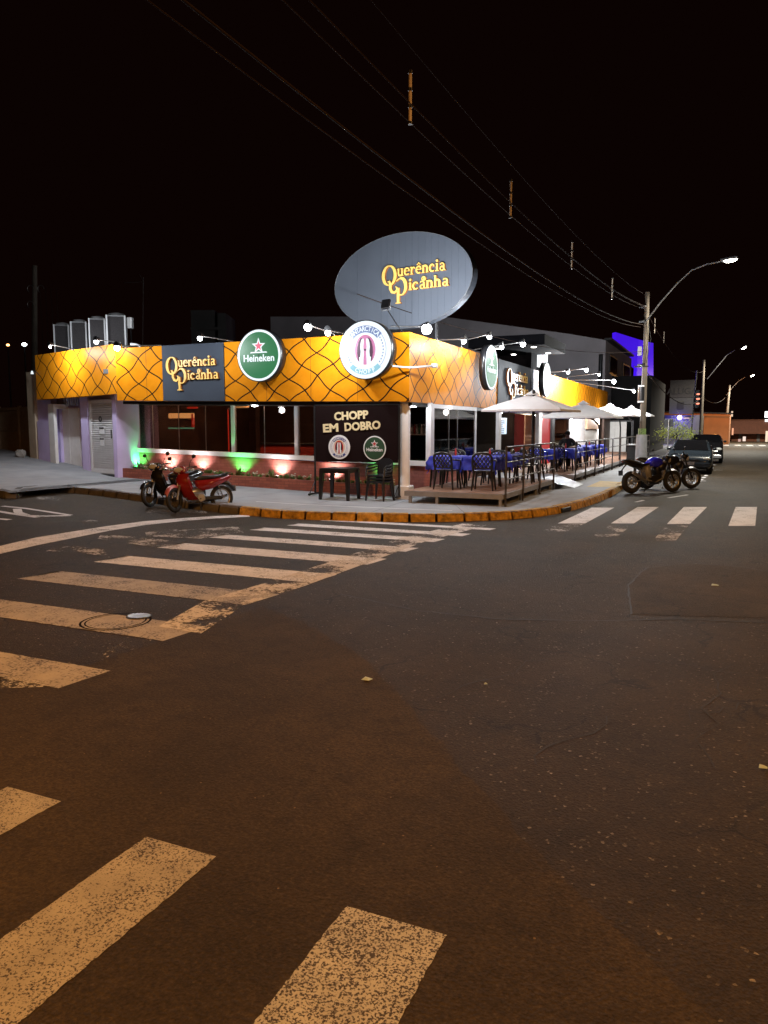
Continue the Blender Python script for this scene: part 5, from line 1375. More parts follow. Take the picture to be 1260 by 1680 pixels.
def moped(label, loc, rz, body, fender, steer=R(14)):
    t = thing('scooter', label, 'scooter', loc, rz, 'step-through scooters at the kerb'); L = dict(local=True)
    # front (+x) ; wheelbase 1.2
    fx, rx_ = .62, -.58; wr = .285
    wheel(t, fx, wr, wr, .075, 'front_wheel', 20, rim='dark'); wheel(t, rx_, wr, wr, .085, 'rear_wheel', 20)
    mb = MB()
    for s_ in (-1, 1): mb.tube([(fx,s_*.075,wr),(fx-.06,s_*.075,wr+.17),(fx-.15,s_*.06,.60)], [.022,.024,.02], 8)
    mb.tube([(fx-.15,0,.58),(fx-.21,0,.80),(fx-.26,0,.93)], .022, 8); mb.build('front_fork', M['silver'], t, **L)
    mb = MB(); pts = [(fx+wr*1.12*math.cos(a), wr+wr*1.12*math.sin(a)) for a in [R(20+i*15) for i in range(9)]]
    vs = []; 
    for i, (x, z) in enumerate(pts):
        k = .052 if 0 < i < 8 else .035; vs += [(x,-k,z-.05),(x,-k*.7,z+.008),(x,0,z+.022),(x,k*.7,z+.008),(x,k,z-.05)]
    mb.add(vs, [(5*i+j,5*i+j+1,5*i+j+6,5*i+j+5) for i in range(8) for j in range(4)], 0, True); mb.build('front_fender', M[fender], t, **L)
    # leg shield
    mb = MB(); rows = [(.36,.17,.86,.0),(.41,.20,.74,.02),(.40,.24,.62,.03),(.34,.245,.48,.04),(.26,.22,.34,.05),(.16,.16,.26,.03)]
    vs = []
    for x, hw, z, c in rows:
        for j in range(9):
            u = -1+j/4; vs.append((x+.10*(1-u*u)*.6-.10*abs(u)**2, u*hw, z))
    mb.add(vs, [(9*i+j,9*i+j+1,9*i+j+10,9*i+j+9) for i in range(len(rows)-1) for j in range(8)], 0, True)
    vs2 = [(x-.035,y,z) for x,y,z in vs]; mb.add(vs2, [(9*i+j+9,9*i+j+10,9*i+j+1,9*i+j) for i in range(len(rows)-1) for j in range(8)], 0, True)
    mb.build('leg_shield', M[body], t, **L)
    mb = MB(); mb.slab([(.33,.60),(.38,.80),(.30,.90),(.18,.78),(.10,.52),(.24,.42)], .05, .075, .02, I4); mb.build('front_cowl', M[body], t, **L)
    mb = MB(); mb.slab([(.33,.44),(.10,.53),(-.12,.50),(-.15,.38),(.12,.34),(.28,.30)], .055, .075, .02, I4); mb.build('spine_cover', M['silver'] if body=='red_body' else M[body], t, **L)
    # handlebar cowl + headlight
    mb = MB(); mb.slab([(.44,.93),(.40,1.03),(.28,1.05),(.20,.97),(.28,.88),(.38,.86)], .08, .15, .03, I4)
    mb.build('handlebar_cowl', M[body], t, **L)
    mb = MB(); mb.sphere((.41,0,.955), .10, 0, 16, 10, (.42,1.25,.62)); mb.build('headlight', M['headl'], t, **L)
    mb = MB()
    for s_ in (-1,1): mb.sphere((.39,s_*.13,.93), .035, 0, 10, 6, (.6,1,.7))
    mb.build('turn_signal', M['tanp'], t, **L)
    for s_ in (-1, 1):
        mb = MB(); mb.tube([(.30,s_*.10,.98),(.24,s_*.24,1.01),(.18,s_*.35,1.0)], [.014,.014,.018], 8); hb = mb.build('handlebar', M['black'], t, **L)
        mb = MB(); mb.tube([(.30,s_*.15,.985),(.31,s_*.33,.98)], .006, 5); mb.build('brake_lever', M['silver'], hb, **L)
        mb = MB(); mb.tube([(.26,s_*.19,1.0),(.27,s_*.24,1.12),(.25,s_*.30,1.20)], .007, 6); mi_ = mb.build('mirror', M['black'], t, **L)
        mb = MB(); mb.sphere((.25,s_*.33,1.24), .06, 0, 14, 8, (.3,1.0,.75)); mb.build('mirror_head', M['black'], mi_, **L)
    # seat and rear body
    mb = MB(); mb.slab([(.02,.70),(.05,.75),(-.05,.80),(-.35,.80),(-.60,.83),(-.74,.82),(-.70,.76),(-.35,.72)], .08, .13, .03, I4); mb.build('seat', M['seat'], t, **L)
    mb = MB(); mb.slab([(.04,.70),(-.35,.72),(-.76,.80),(-.82,.76),(-.70,.66),(-.35,.50),(-.10,.46),(.0,.52)], .10, .13, .03, I4); mb.build('side_fairing', M[body], t, **L)
    mb = MB(); mb.sphere((-.80,0,.76), .06, 0, 12, 8, (.7,1.5,.7)); mb.build('tail_light', M['redp'], t, **L)
    mb = MB(); mb.tube([(-.55,.16,.80),(-.72,.13,.85),(-.84,0,.86),(-.72,-.13,.85),(-.55,-.16,.80)], .011, 6); mb.build('grab_rail', M['dark'], t, **L)
    mb = MB(); mb.slab([(-.60,.64),(-.76,.66),(-.90,.44),(-.86,.42),(-.72,.58),(-.58,.60)], .07, .085, .01, I4); mb.build('rear_fender', M['black'], t, **L)
    mb = MB(); mb.box(-.915,-.905,-.09,.09,.42,.56); mb.build('licence_plate', M['grey_frame'], t, **L)
    # engine, exhaust, swing arm, shocks
    mb = MB(); mb.bbox(-.16,.14,-.10,.10,.23,.38,.03); mb.cyl((.12,0,.33),(.28,0,.35),.055,.05,12); mb.cyl((-.04,-.13,.30),(-.04,.13,.30),.085,n=16); mb.build('engine', M['silver'], t, **L)
    mb = MB(); mb.tube([(.24,-.05,.30),(.16,-.11,.20),(-.12,-.13,.20),(-.34,-.14,.24),(-.78,-.15,.33)], [.016,.016,.02,.038,.04], 10); mb.build('exhaust', M['chrome'], t, **L)
    mb = MB()
    for s_ in (-1, 1): mb.tube([(-.12,s_*.07,.30),(rx_,s_*.07,wr)], .018, 6)
    mb.bbox(-.56,-.12,.06,.085,.24,.33,.02); mb.build('swing_arm', M['dark'], t, **L)
    for s_ in (-1, 1):
        mb = MB(); mb.tube([(rx_,s_*.10,wr),(-.46,s_*.105,.62)], .012, 6)
        for k in range(8): mb.lathe([(.026,-.006),(.03,0),(.026,.006)], 10, 0, Matrix.Translation((rx_+.035+.10*k/8,s_*.10,wr+.09+.27*k/8)))
        mb.build('shock_absorber', M['chrome'], t, **L)
    mb = MB(); mb.tube([(-.02,.16,.28),(-.02,-.16,.28)], .012, 6); mb.tube([(.0,.08,.24),(-.03,.12,.02),(.06,.16,.0)], .010, 6); mb.build('kickstand', M['dark'], t, **L)
    piv = Vector((.40,0,0)); Rz = Matrix.Rotation(R(34),4,'Z')
    for c in t.children:      # turned handlebars and front wheel
        if c.name.split('.')[0] in ('front_wheel','front_fork','front_fender','handlebar','mirror','handlebar_cowl','headlight','turn_signal'):
            c.matrix_local = Matrix.Translation(piv) @ Rz @ Matrix.Translation(-piv)
    return t
def place2(front_px, rear_px):
    f = ong(*front_px); r_ = ong(*rear_px); return f, r_
f = ong(278,841); r_ = ong(361,838)
d = Vector((f.x-r_.x, f.y-r_.y)); ang = math.atan2(d.y, d.x)
def place_moped(fn, label, f, ang, *a):
    c = Vector((f.x, f.y)) - Vector((math.cos(ang), math.sin(ang)))*.62
    t = fn(label, (c.x, c.y, gz(c.x)+.0), ang, *a)
    t.rotation_euler = (R(7), 0, ang); t.scale = (.92,.92,.92); return t
SC = 1.0
place_moped(moped, 'red step-through scooter parked at the kerb with its rear wheel on the yellow kerb', f, R(239), 'red_body', 'pink_body')
f = ong(237,832)
place_moped(moped, 'black step-through scooter parked just left of the red one', f, R(240), 'blk_body', 'blk_body')

def motorcycle(label, loc, rz, tank, lean=R(8)):
    t = thing('motorcycle', label, 'motorcycle', loc, 0, 'naked motorcycles at the kerb'); t.rotation_euler = (lean, 0, rz); L = dict(local=True)
    fx, rx_, wr = .72, -.68, .31
    wheel(t, fx, wr, wr, .11, 'front_wheel', 0, 10, 'silver'); wheel(t, rx_, wr, wr, .14, 'rear_wheel', 0, 10, 'silver')
    mb = MB()
    for s_ in (-1, 1): mb.tube([(fx,s_*.09,wr),(fx-.14,s_*.09,.62),(fx-.27,s_*.09,.96)], [.028,.026,.022], 8)
    mb.box(fx-.27,fx-.20,-.11,.11,.90,.94); mb.build('front_fork', M['black'], t, **L)
    mb = MB(); vs = []
    for i in range(8):
        a = R(35+i*14); x, z = fx+wr*1.06*math.cos(a), wr+wr*1.06*math.sin(a); vs += [(x,-.06,z-.03),(x,0,z+.02),(x,.06,z-.03)]
    mb.add(vs, [(3*i+j,3*i+j+1,3*i+j+4,3*i+j+3) for i in range(7) for j in range(2)], 0, True); mb.build('front_fender', M['black'], t, **L)
    mb = MB(); mb.cyl((fx-.24+.08,0,.92),(fx-.10,0,.90),.085,.07,16); mb.sphere((fx-.11,0,.90),.07,0,12,8,(.5,1,1.1)); mb.build('headlight', M['headl'], t, **L)
    mb = MB(); mb.slab([(fx-.14,1.02),(fx-.10,.96),(fx-.20,.86),(fx-.30,.94),(fx-.26,1.04)], .06,.09,.02,I4); mb.build('headlight_cowl', M[tank] if tank=='blk_body' else M['black'], t, **L)
    mb = MB(); mb.slab([(.34,.78),(.30,.93),(.16,1.0),(-.04,.95),(-.16,.82),(-.12,.74),(.16,.70)], .08,.15,.05,I4); mb.build('fuel_tank', M[tank], t, **L)
    mb = MB(); mb.slab([(.44,.80),(.30,.84),(.14,.72),(.22,.60),(.36,.62)], .13,.16,.02,I4); mb.build('tank_shroud', M['black'], t, **L)
    mb = MB(); mb.slab([(-.12,.78),(-.10,.83),(-.35,.80),(-.42,.86),(-.70,.93),(-.88,.94),(-.86,.90),(-.55,.80),(-.40,.75)], .07,.12,.03,I4); mb.build('seat', M['seat'], t, **L)
    mb = MB(); mb.slab([(-.30,.74),(-.55,.80),(-.92,.93),(-.98,.88),(-.60,.72),(-.36,.66)], .06,.08,.02,I4); mb.build('tail_fairing', M['black'], t, **L)
    mb = MB(); mb.sphere((-.95,0,.88),.035,0,10,6,(.6,1.4,.7)); mb.build('tail_light', M['redp'], t, **L)
    mb = MB(); mb.tube([(-.80,0,.84),(-.98,0,.66),(-1.02,0,.56)], .018, 6); mb.box(-1.03,-1.02,-.09,.09,.50,.64); mb.build('plate_holder', M['black'], t, **L)
    mb = MB()
    mb.tube([(.46,0,.90),(.40,.10,.70),(.30,.12,.40),(.05,.12,.30),(-.22,.11,.36),(-.28,.10,.62),(.0,.08,.74),(.40,.05,.86)], .022, 8)
    mb.tube([(.46,0,.90),(.40,-.10,.70),(.30,-.12,.40),(.05,-.12,.30),(-.22,-.11,.36),(-.28,-.10,.62),(.0,-.08,.74),(.40,-.05,.86)], .022, 8)
    mb.tube([(-.26,.06,.60),(-.75,.05,.84)], .016, 6); mb.tube([(-.26,-.06,.60),(-.75,-.05,.84)], .016, 6); mb.build('frame', M['grey_frame'], t, **L)
    mb = MB(); mb.bbox(-.20,.26,-.13,.13,.27,.50,.03); mb.slab([(.10,.50),(.30,.48),(.26,.72),(.10,.72)],.08,.10,.02,I4); mb.cyl((-.02,-.16,.40),(-.02,.16,.40),.10,n=16)
    for k in range(6): mb.box(.08,.30,-.115,.115,.50+.03*k,.512+.03*k)
    mb.build('engine', M['dark'], t, **L)
    mb = MB(); mb.tube([(.30,.04,.60),(.40,.05,.45),(.30,.06,.26),(-.05,.08,.22),(-.30,-.12,.30),(-.42,-.15,.40),(-.74,-.16,.58)], [.02,.02,.022,.024,.03,.05,.045], 10); mb.build('exhaust', M['silver'], t, **L)
    mb = MB(); 
    for s_ in (-1, 1): mb.tube([(-.20,s_*.10,.38),(-.45,s_*.10,.36),(rx_,s_*.10,wr)], [.03,.024,.02], 6)
    mb.build('swing_arm', M['silver'], t, **L)
    mb = MB(); mb.slab([(-.16,.80),(-.30,.70),(-.20,.42),(-.08,.40)], .10,.14,.02,I4); mb.build('side_panel', M['grey_frame'], t, **L)
    for s_ in (-1, 1):
        mb = MB(); mb.tube([(.42,s_*.05,1.00),(.38,s_*.20,1.06),(.28,s_*.38,1.05)], [.012,.013,.018], 8); hb = mb.build('handlebar', M['black'], t, **L)
        mb = MB(); mb.tube([(.34,s_*.26,1.06),(.36,s_*.32,1.18)], .006, 5); mi_ = mb.build('mirror', M['black'], t, **L)
        mb = MB(); mb.sphere((.36,s_*.34,1.21),.055,0,12,8,(.3,1.1,.65)); mb.build('mirror_head', M['black'], mi_, **L)
    mb = MB(); mb.lathe([(.13,-.003),(.155,-.003),(.155,.003),(.13,.003)],24,0,Matrix.Translation((fx,.075,wr)) @ Matrix.Rotation(R(90),4,'X')); mb.build('brake_disc', M['chrome'], t, **L)
    mb = MB(); mb.tube([(-.02,.13,.30),(-.06,.24,.03),(-.02,.27,.0)], .012, 6); mb.build('side_stand', M['dark'], t, **L)
    return t
fb = ong(1110,807); rb = ong(1027,810)
dd = Vector((fb.x-rb.x, fb.y-rb.y)); 
ctr = (Vector((fb.x,fb.y))*.5+Vector((rb.x,rb.y))*.5)
motorcycle('naked motorcycle with a blue tank standing beside the end of the yellow kerb', (ctr.x, ctr.y, 0), math.atan2(dd.y, dd.x), 'blue_body', R(-5))
motorcycle('black motorcycle half hidden behind the blue-tanked one', (ctr.x+.32, ctr.y+1.7, 0), math.atan2(dd.y, dd.x)-R(14), 'blk_body', R(-6))

# ---------------------------------------------------------------- cars (front towards -y)
def car(name, label, loc, mat, L_=4.0, W_=1.66, H_=1.42, hood=.95, van=False, rz=0):
    t = thing(name, label, 'car', loc, rz, 'cars parked along the right street')
    hwid = W_/2
    # stations along y: (y, z_bottom, z_belt, z_roof, half width)
    if van: st = [(0,.30,.62,.62,.60),(.10,.24,.78,.78,.74),(.30,.22,.88,.88,.80),(.85,.22,1.0,1.02,.82),(1.35,.22,1.04,1.45,.83),(1.75,.22,1.05,H_,.83),(3.2,.22,1.07,H_+.01,.83),(L_-.2,.24,1.05,H_-.05,.80),(L_,.32,.92,H_-.35,.74)]
    else: st = [(0,.30,.52,.52,.62),(.08,.22,.66,.66,.76),(.30,.20,.74,.74,.81),(hood,.20,.86,.87,.83),(hood+.55,.20,.90,H_-.10,.83),(hood+.95,.20,.92,H_,.83),(hood+1.7,.20,.93,H_-.01,.83),(L_-.45,.22,.93,H_-.22,.80),(L_-.05,.26,.86,.92,.76),(L_,.34,.70,.72,.70)]
    vs = []; n = 0
    for y, zb_, zm, zr, w in st:
        hw = w/.83*hwid; top = hw*(.76 if zr > zm+.1 else .94)
        half = [(hw*.90,zb_),(hw,zb_+.12),(hw*1.01,(zb_+zm)/2),(hw*.96,zm),(top+(hw*.96-top)*.1,zr-.05 if zr > zm+.1 else zm+.001),(top*.85,zr),(0,zr+.015)]
        ring_ = [(x,y-L_/2,z) for x, z in half] + [(-x,y-L_/2,z) for x, z in half[-2::-1]]
        n = len(ring_); vs += ring_
    fs = [(i*n+j, i*n+(j+1)%n, (i+1)*n+(j+1)%n, (i+1)*n+j) for i in range(len(st)-1) for j in range(n)]
    fs += [tuple(range(n))[::-1], tuple(range((len(st)-1)*n, len(st)*n))]
    mb = MB(); mb.add(vs, fs, 0, True)
    mb.build('body', M[mat], t, local=True)
    # windscreen: between hood station and roof station, slightly proud
    i0 = 3 if van else 3; i1 = 5
    def prow(i, f): 
        y, zb_, zm, zr, w = st[i]; hw = w/.83*hwid; return y-L_/2, hw, zm, zr
    y0, h0, zm0, zr0 = prow(i0, 0); y1, h1, zm1, zr1 = prow(i1, 0); ym, hm, zmm, zrm = prow(4, 0)
    mb = MB(); o = -.018
    mb.add([(-h0*.80,y0+o+.06,zr0+.05),(h0*.80,y0+o+.06,zr0+.05),(hm*.70,ym+o,zrm+.01),(-hm*.70,ym+o,zrm+.01)], [(0,1,2,3)])
    mb.add([(-hm*.70,ym+o,zrm+.01),(hm*.70,ym+o,zrm+.01),(h1*.66,y1-.12,zr1+.012),(-h1*.66,y1-.12,zr1+.012)], [(0,1,2,3)])
    mb.build('windscreen', M['car_glass'], t, local=True)
    for s_ in (-1, 1):
        mb = MB(); ye = st[-3][0]-L_/2; he = st[-3][4]/.83*hwid; ze = st[-3][3]
        a = [(s_*(h0*.965),y0+.30,zm0+.05),(s_*(he*.975),ye,st[-3][2]+.04),(s_*(he*.80),ye-.15,ze-.07),(s_*(h1*.80),y1,zr1-.09)]
        mb.add(a, [(0,1,2,3) if s_ > 0 else (3,2,1,0)]); mb.build('side_window', M['car_glass'], t, local=True)
        mb = MB(); mb.sphere((s_*hwid*.74,-L_/2+.10,.60 if not van else .74),.13,0,14,8,(1.25,.5,.62)); mb.build('headlight', M['headl'], t, local=True)
        mb = MB(); mb.sphere((s_*(hwid+.06),y0+.42,zm0+.10),.09,0,10,6,(.9,.5,.65)); mb.build('side_mirror', M[mat], t, local=True)
        for yy in (-L_/2+.78, L_/2-.80):
            mb = MB(); Mw = Matrix.Translation((s_*(hwid-.10),yy,.30)) @ Matrix.Rotation(R(90),4,'Y')
            mb.lathe([(.19,-.09),(.27,-.10),(.30,-.06),(.30,.06),(.27,.10),(.19,.09)], 24, 0, Mw); o_ = mb.build('wheel', M['rubber'], t, local=True)
            mb = MB(); mb.lathe([(.001,.075*s_),(.10,.08*s_),(.19,.088*s_)], 20, 0, Mw); mb.build('rim', M['silver'], o_, local=True)
    mb = MB(); mb.box(-hwid*.45,hwid*.45,-L_/2-.012,-L_/2+.06,.50,.58); mb.build('grille', M['black'], t, local=True)
    mb = MB(); mb.bbox(-hwid*.93,hwid*.93,-L_/2-.05,-L_/2+.18,.28,.46,.03); mb.build('bumper', M[mat] if not van else M['silver'], t, local=True)
    mb = MB(); mb.box(-.20,.20,-L_/2-.062,-L_/2-.052,.36,.48); mb.build('licence_plate', M['grey_frame'], t, local=True)
    return t
ca = ong(1168,778)
car('parked_car', 'dark blue hatchback parked behind the motorcycles, its front facing the junction', (ca.x-.84, ca.y+1.6, 0), 'car_dark', 4.1, 1.66, 1.30)
cb = ong(1187,757)
car('parked_car', 'tall black car parked behind the dark blue hatchback', (cb.x-.86, cb.y-1.0, 0), 'car_blk', 4.3, 1.66, 1.45, van=True)

# ---------------------------------------------------------------- poles, street lamps, cables
def street_lamp(name, label, base, top_z, lean, armpts, head, energy, r=.15, col=(1,.93,.78), group='street lamps along the right street', e=None):
    """utility pole thing with lamp arm and lit head as parts"""
    t = thing(name, label, 'utility pole', base, 0, group)
    tx, ty = base[0]+lean[0], base[1]+lean[1]
    mb = MB(); mb.cyl(base, (tx,ty,top_z), r, r*.62, 14); mb.build('pole', M['conc'], t)
    mb = MB(); mb.tube(armpts, .035, 8); mb.build('lamp_arm', M['steel'], t)
    d = (Vector(armpts[-1])-Vector(armpts[-2])).normalized()
    mb = MB(); c = Vector(head); Mh = Matrix.Translation(c) @ d.to_track_quat('X','Z').to_matrix().to_4x4(); mb.T = Mh
    mb.bbox(-.28,.34,-.14,.14,.0,.10,.03); mb.build('lamp_head', M['grey_frame'], t)
    mb = MB(); mb.T = Mh; mb.sphere((.05,0,-.0),.16,0,16,8,(1.5,.75,.55)); mb.build('lamp_lens', e or M['lamp_s'], t)
    light('SPOT', 'light', c+Vector((0,0,-.16)), energy, col, t, .15, c+Vector((0,0,-5)), 165, .4)
    return t
pb = Vector((-3.42, 34.0, .15)); ptop = aty(1053,478,33.6)
def yy(px, py, y): v = aty(px, py, y); return (v.x, v.y, v.z)
t = street_lamp('utility_pole', 'nearest concrete utility pole on the right pavement, carrying a long curved lamp arm', (aty(1053,740,34).x,34,.15), ptop.z, (0,-.1,0),
    [yy(1058,530,33.8), yy(1085,494,33.5), yy(1110,466,33.2), yy(1135,443,33), yy(1160,433,32.8), yy(1182,429,32.7)], yy(1196,427,32.6), E_STREET*1.0, .14)
mb = MB(); mb.bbox(-3.58,-3.42,33.76,33.84, *sorted((yy(1053,583,33.7)[2], yy(1053,573,33.7)[2]+.12)), .02); mb.build('meter_box', M['grey_frame'], t)
for k, (pya, pyb, mt) in enumerate(((632,660,'whitep'),(703,713,'whitep'))):
    a = yy(1053,pya,33.8); b = yy(1053,pyb,33.8); mb = MB(); mb.cyl((a[0],34-.03,b[2]),(a[0],34-.03,a[2]),.165,n=14,cap=False); mb.build('poster', M['whitep' if k == 0 else 'leaf'], t)
    if k == 0:
        mb = MB(); mb.cyl((a[0],34-.03,b[2]+.06),(a[0],34-.03,a[2]-.06),.169,n=14,cap=False); mb.build('poster_print', M['black'], t)
mb = MB(); a = yy(1053,715,34); mb.cyl((a[0],34,.15),(a[0],34,a[2]+.05),.26,.22,12); mb.build('base_sleeve', M['grey_frame'], t)
mb = MB()
for z in (4.4,6.2,6.8): mb.cyl((pb.x,33.9,z),(pb.x,33.9,z+.06),.17,n=12)
mb.tube([(pb.x-.25,33.7,4.35),(pb.x+.3,33.7,4.35)],.03,6); mb.tube([(pb.x+.2,33.8,6.2),(pb.x+.35,33.8,5.5),(pb.x+.2,33.8,4.5)],.012,5); mb.build('clamp', M['dark'], t)
street_lamp('utility_pole', 'middle utility pole with a curved lamp arm, beyond the parked cars', (-2.2,75,.15), yy(1157,590,75)[2], (0,0,0),
    [yy(1160,622,75), yy(1178,600,74.8), yy(1192,583,74.5), yy(1206,574,74)], yy(1220,571,73.8), E_STREET*2, .17, (1,.93,.78))
street_lamp('utility_pole', 'farthest utility pole with a lit curved lamp arm, in front of the orange wall', (yy(1188,740,100)[0],100,.1), yy(1191,632,100)[2], (.25,0,0),
    [yy(1192,648,100), yy(1203,634,99.5), yy(1213,624,99), yy(1224,618,98.5)], yy(1234,616.5,98), E_STREET*2.5, .18)
# cables: heavy bundle and thin lines along x = -3.4, sagging, from behind the camera to the poles
def cable(a, b, sag, r, label, n=40, group='overhead cables'):
    a, b = Vector(a), Vector(b); mb = MB()
    mb.tube([a.lerp(b, i/n) - Vector((0,0,4*sag*(i/n)*(1-i/n))) for i in range(n+1)], r, 5)
    return tag(mb.build('overhead_cable', M['cable']), label, 'cable', group)
PY = 33.9
cable((-3.30,PY,6.80),(-3.30,-20,6.8),1.50,.006,'thin upper power line passing the base of the vertical spacers')
cable((-3.35,PY,6.86),(-3.35,-20,6.86),1.50,.006,'second thin upper power line running through the spacers')
cable((-3.42,PY,6.75),(-3.42,-20,6.75),1.53,.006,'third thin upper power line, leftmost at the spacers')
cable((-3.36,PY,7.3),(-3.36,-20,7.3),1.35,.004,'highest thin power line running along the tops of the spacers')
cable((-3.4,PY,6.1),(-3.42,-20,6.1),1.5,.012,'thick twisted cable bundle meeting the pole below the lamp arm')
cable((-3.5,PY,6.0),(-3.55,-20,6.0),1.48,.006,'thin line just beside the thick cable bundle')
cable((-3.4,PY,5.0),(-8.0,16.2,4.9),.5,.010,'service cable from the pole to the restaurant')
cable((-3.4,PY,4.4),(-2.2,75,4.6),1.1,.022,'thick cable bundle from the nearest pole to the middle pole')
cable((-3.4,PY,6.8),(-2.2,75,6.9),1.0,.012,'thin power line from the nearest pole to the middle pole')
cable((-2.2,75,4.6),(-.4,100,5.4),.6,.025,'cable from the middle pole to the farthest pole')
M['rod'] = P('spacer_rod', (.85,.68,.5), .5, metal=0)
for i, (px, a, b) in enumerate(((673,118,202),(837.5,295,356),(938,395,440),(1004,455,490),(1074,520,547),(1089,543,563))):
    lab = ['vertical pale cable spacer nearest the camera, high above the oval sign','second vertical cable spacer, right of the oval sign','third vertical cable spacer','fourth vertical cable spacer, just left of the nearest pole','fifth vertical cable spacer, just right of the nearest pole','farthest vertical cable spacer'][i]
    p = atx(px, a, -3.35); q = atx(px, b, -3.35)
    t = thing('cable_spacer', lab, 'cable spacer', q, 0, 'vertical spacers on the power lines')
    mb = MB(); mb.cyl(q, (q.x,q.y,p.z), .018, n=8); mb.build('rod', M['rod'], t)
    for k in (0,.33,.66,1): mb = MB(); z = q.z+(p.z-q.z)*k; mb.cyl((q.x,q.y,z-.015),(q.x,q.y,z+.015),.028,n=8); mb.build('clip', M['dark'], t)

# sodium lamp behind the camera that lights the near road
t = street_lamp('street_lamp', 'tall sodium street lamp on the pavement behind the viewpoint', (-9.5,-5.0,.1), 8.2, (0,0,0), [(-9.5,-5,7.4),(-8.6,-4.6,8.3),(-7.2,-4.0,8.6)], (-6.9,-3.9,8.6), E_SODIUM, .16, (1,.43,.095), 'street lamps lighting the near junction', M['lamp_o'])
t['category'] = 'street lamp'
t = street_lamp('street_lamp', 'added street lamp with a warm lamp, out of view to the right', (9.5,7.0,.1), 8.2, (0,0,0), [(9.5,7,7.4),(8.6,7.2,8.3),(7.2,7.5,8.6)], (6.9,7.6,8.6), E_SODIUM*.75, .16, (1,.47,.13), 'street lamps lighting the near junction', M['lamp_s'])  # unseen lamp added to warm and lift the right of the road
t['category'] = 'street lamp'

# ---------------------------------------------------------------- left background
def atL(px, py, D): v = atd(px, py, D); return v
t = thing('utility_pole', 'dim utility pole with coiled cables rising behind the left end of the restaurant', 'utility pole', (atd(57,760,34).x, atd(57,760,34).y, .5))
a = atd(57,436,34)
mb = MB(); mb.cyl((t.location.x,t.location.y,.5),(a.x,a.y,a.z),.16,.10,10); mb.build('pole', M['conc'], t)
b = atd(73,440,36); 
for cx_, cy_ in ((67,474),(50,474),(50,500)):
    mb = MB(); c = atd(cx_, cy_, 33.9); mb.tube([c + RT*(.14*math.cos(u)) + Vector((0,0,.16*math.sin(u)+.0)) for u in [i*math.pi/6 for i in range(0,9)]], .02, 5); mb.build('cable_coil', M['steel'], t)
for k in range(4):
    mb = MB(); q = a + RT*(.18+.25*k); mb.tube([(q.x,q.y,a.z-1.0),(q.x+.05,q.y,3.0)], .012, 4); mb.build('dropped_cable', M['cable'], t)
# AC condensers on the roof
def condenser(label, px, pyt, D, w):
    c = atd(px, pyt, D); zb_ = 3.45; h = c.z - zb_
    t = thing('condenser_unit', label, 'condenser', (c.x, c.y, zb_), R(38), 'condenser units on the roof'); L = dict(local=True)
    k = w/2
    mb = MB(); mb.box(-k+.02,k-.02,-k+.02,k-.02,.08,h-.04); mb.build('coil', M['acgrille'], t, **L)
    for x in (-k,k):
        for y in (-k,k):
            mb = MB(); mb.box(x-.022,x+.022,y-.022,y+.022,0,h); mb.build('corner_post', M['white_metal'], t, **L)
    mb = MB(); mb.box(-k,k,-k,k,0,.08); mb.build('base', M['grey_frame'], t, **L)
    mb = MB(); mb.box(-k,k,-k,k,h-.035,h+.0); mb.lathe([(k*.9,h),(k*.85,h+.07),(k*.3,h+.10),(.001,h+.10)], 20, 0); mb.build('fan_cowl', M['grey_frame'], t, **L)
    return t
condenser('largest condenser unit at the right end of the roof row', 191, 519, 23.0, .52)
condenser('second condenser unit from the right on the roof', 160, 524, 24.0, .46)
condenser('third condenser unit from the right on the roof', 130, 529, 25.0, .46)
condenser('leftmost and smallest-looking condenser unit on the roof', 102, 534, 26.0, .46)
t = thing('control_box', 'pale electrical box hanging beside the largest condenser unit', 'box', atd(214,530,23.0))
mb = MB(); c = atd(214,530,23.0); mb.T = Matrix.Translation(c) @ Matrix.Rotation(YAW,4,'Z'); mb.bbox(-.07,.07,-.1,.1,-.16,.16,.012); mb.build('case', M['white'], t)
mb = MB(); mb.tube([c+Vector((0,0,-.15)), c+Vector((.02,0,-.6)), atd(216,566,22.8)], .02, 6); mb.build('conduit', M['dark'], t)
t = thing('refrigerant_pipe', 'pale curved pipe bending down onto the fascia top right of the condensers', 'pipe', atd(231,573,20.5))
mb = MB(); mb.tube([atd(214,565,20.5), atd(222,565,20.5), atd(229,567,20.5), atd(231,573,20.5)], .035, 8); mb.build('pipe', M['white_metal'], t)
# neighbours left: railings fence, dim blocks
fz = gz(-24)+.15
fa, fb_ = atd(-60,752,33), atd(49,748,27.5)
t = thing('bar_fence', 'tall metal bar fence left of the restaurant, in shadow', 'fence', (fb_.x, fb_.y, fz))
dv = Vector((fb_.x-fa.x, fb_.y-fa.y, 0)); n = 64; ztop = atd(40,668,28).z; zb0 = fz
mb = MB()
for i in range(n+1):
    q = Vector((fa.x,fa.y,0)) + dv*i/n; mb.box(q.x-.018,q.x+.018,q.y-.018,q.y+.018,zb0,ztop)
for z in (zb0+.75, ztop-.12): mb.tube([(fa.x,fa.y,z),(fb_.x,fb_.y,z)], .03, 6)
mb.build('bars', P('fence_metal', (.34,.24,.15), .6, metal=.3), t)
for k in (.3,.62,.9):
    q = Vector((fa.x,fa.y,0)) + dv*k; mb = MB(); mb.box(q.x-.05,q.x+.05,q.y-.05,q.y+.05,zb0-.2,ztop+.05); mb.build('post', P('fence_post', (.36,.26,.17), .6), t)
t = thing('rubbish_bag', 'crumpled pale bag lying at the foot of the bar fence', 'bag', atd(34,749,25))
mb = MB(); bm = bmesh.new(); bmesh.ops.create_icosphere(bm, subdivisions=2, radius=.17)
rn = random.Random(4)
for v in bm.verts: v.co *= rn.uniform(.75,1.15)
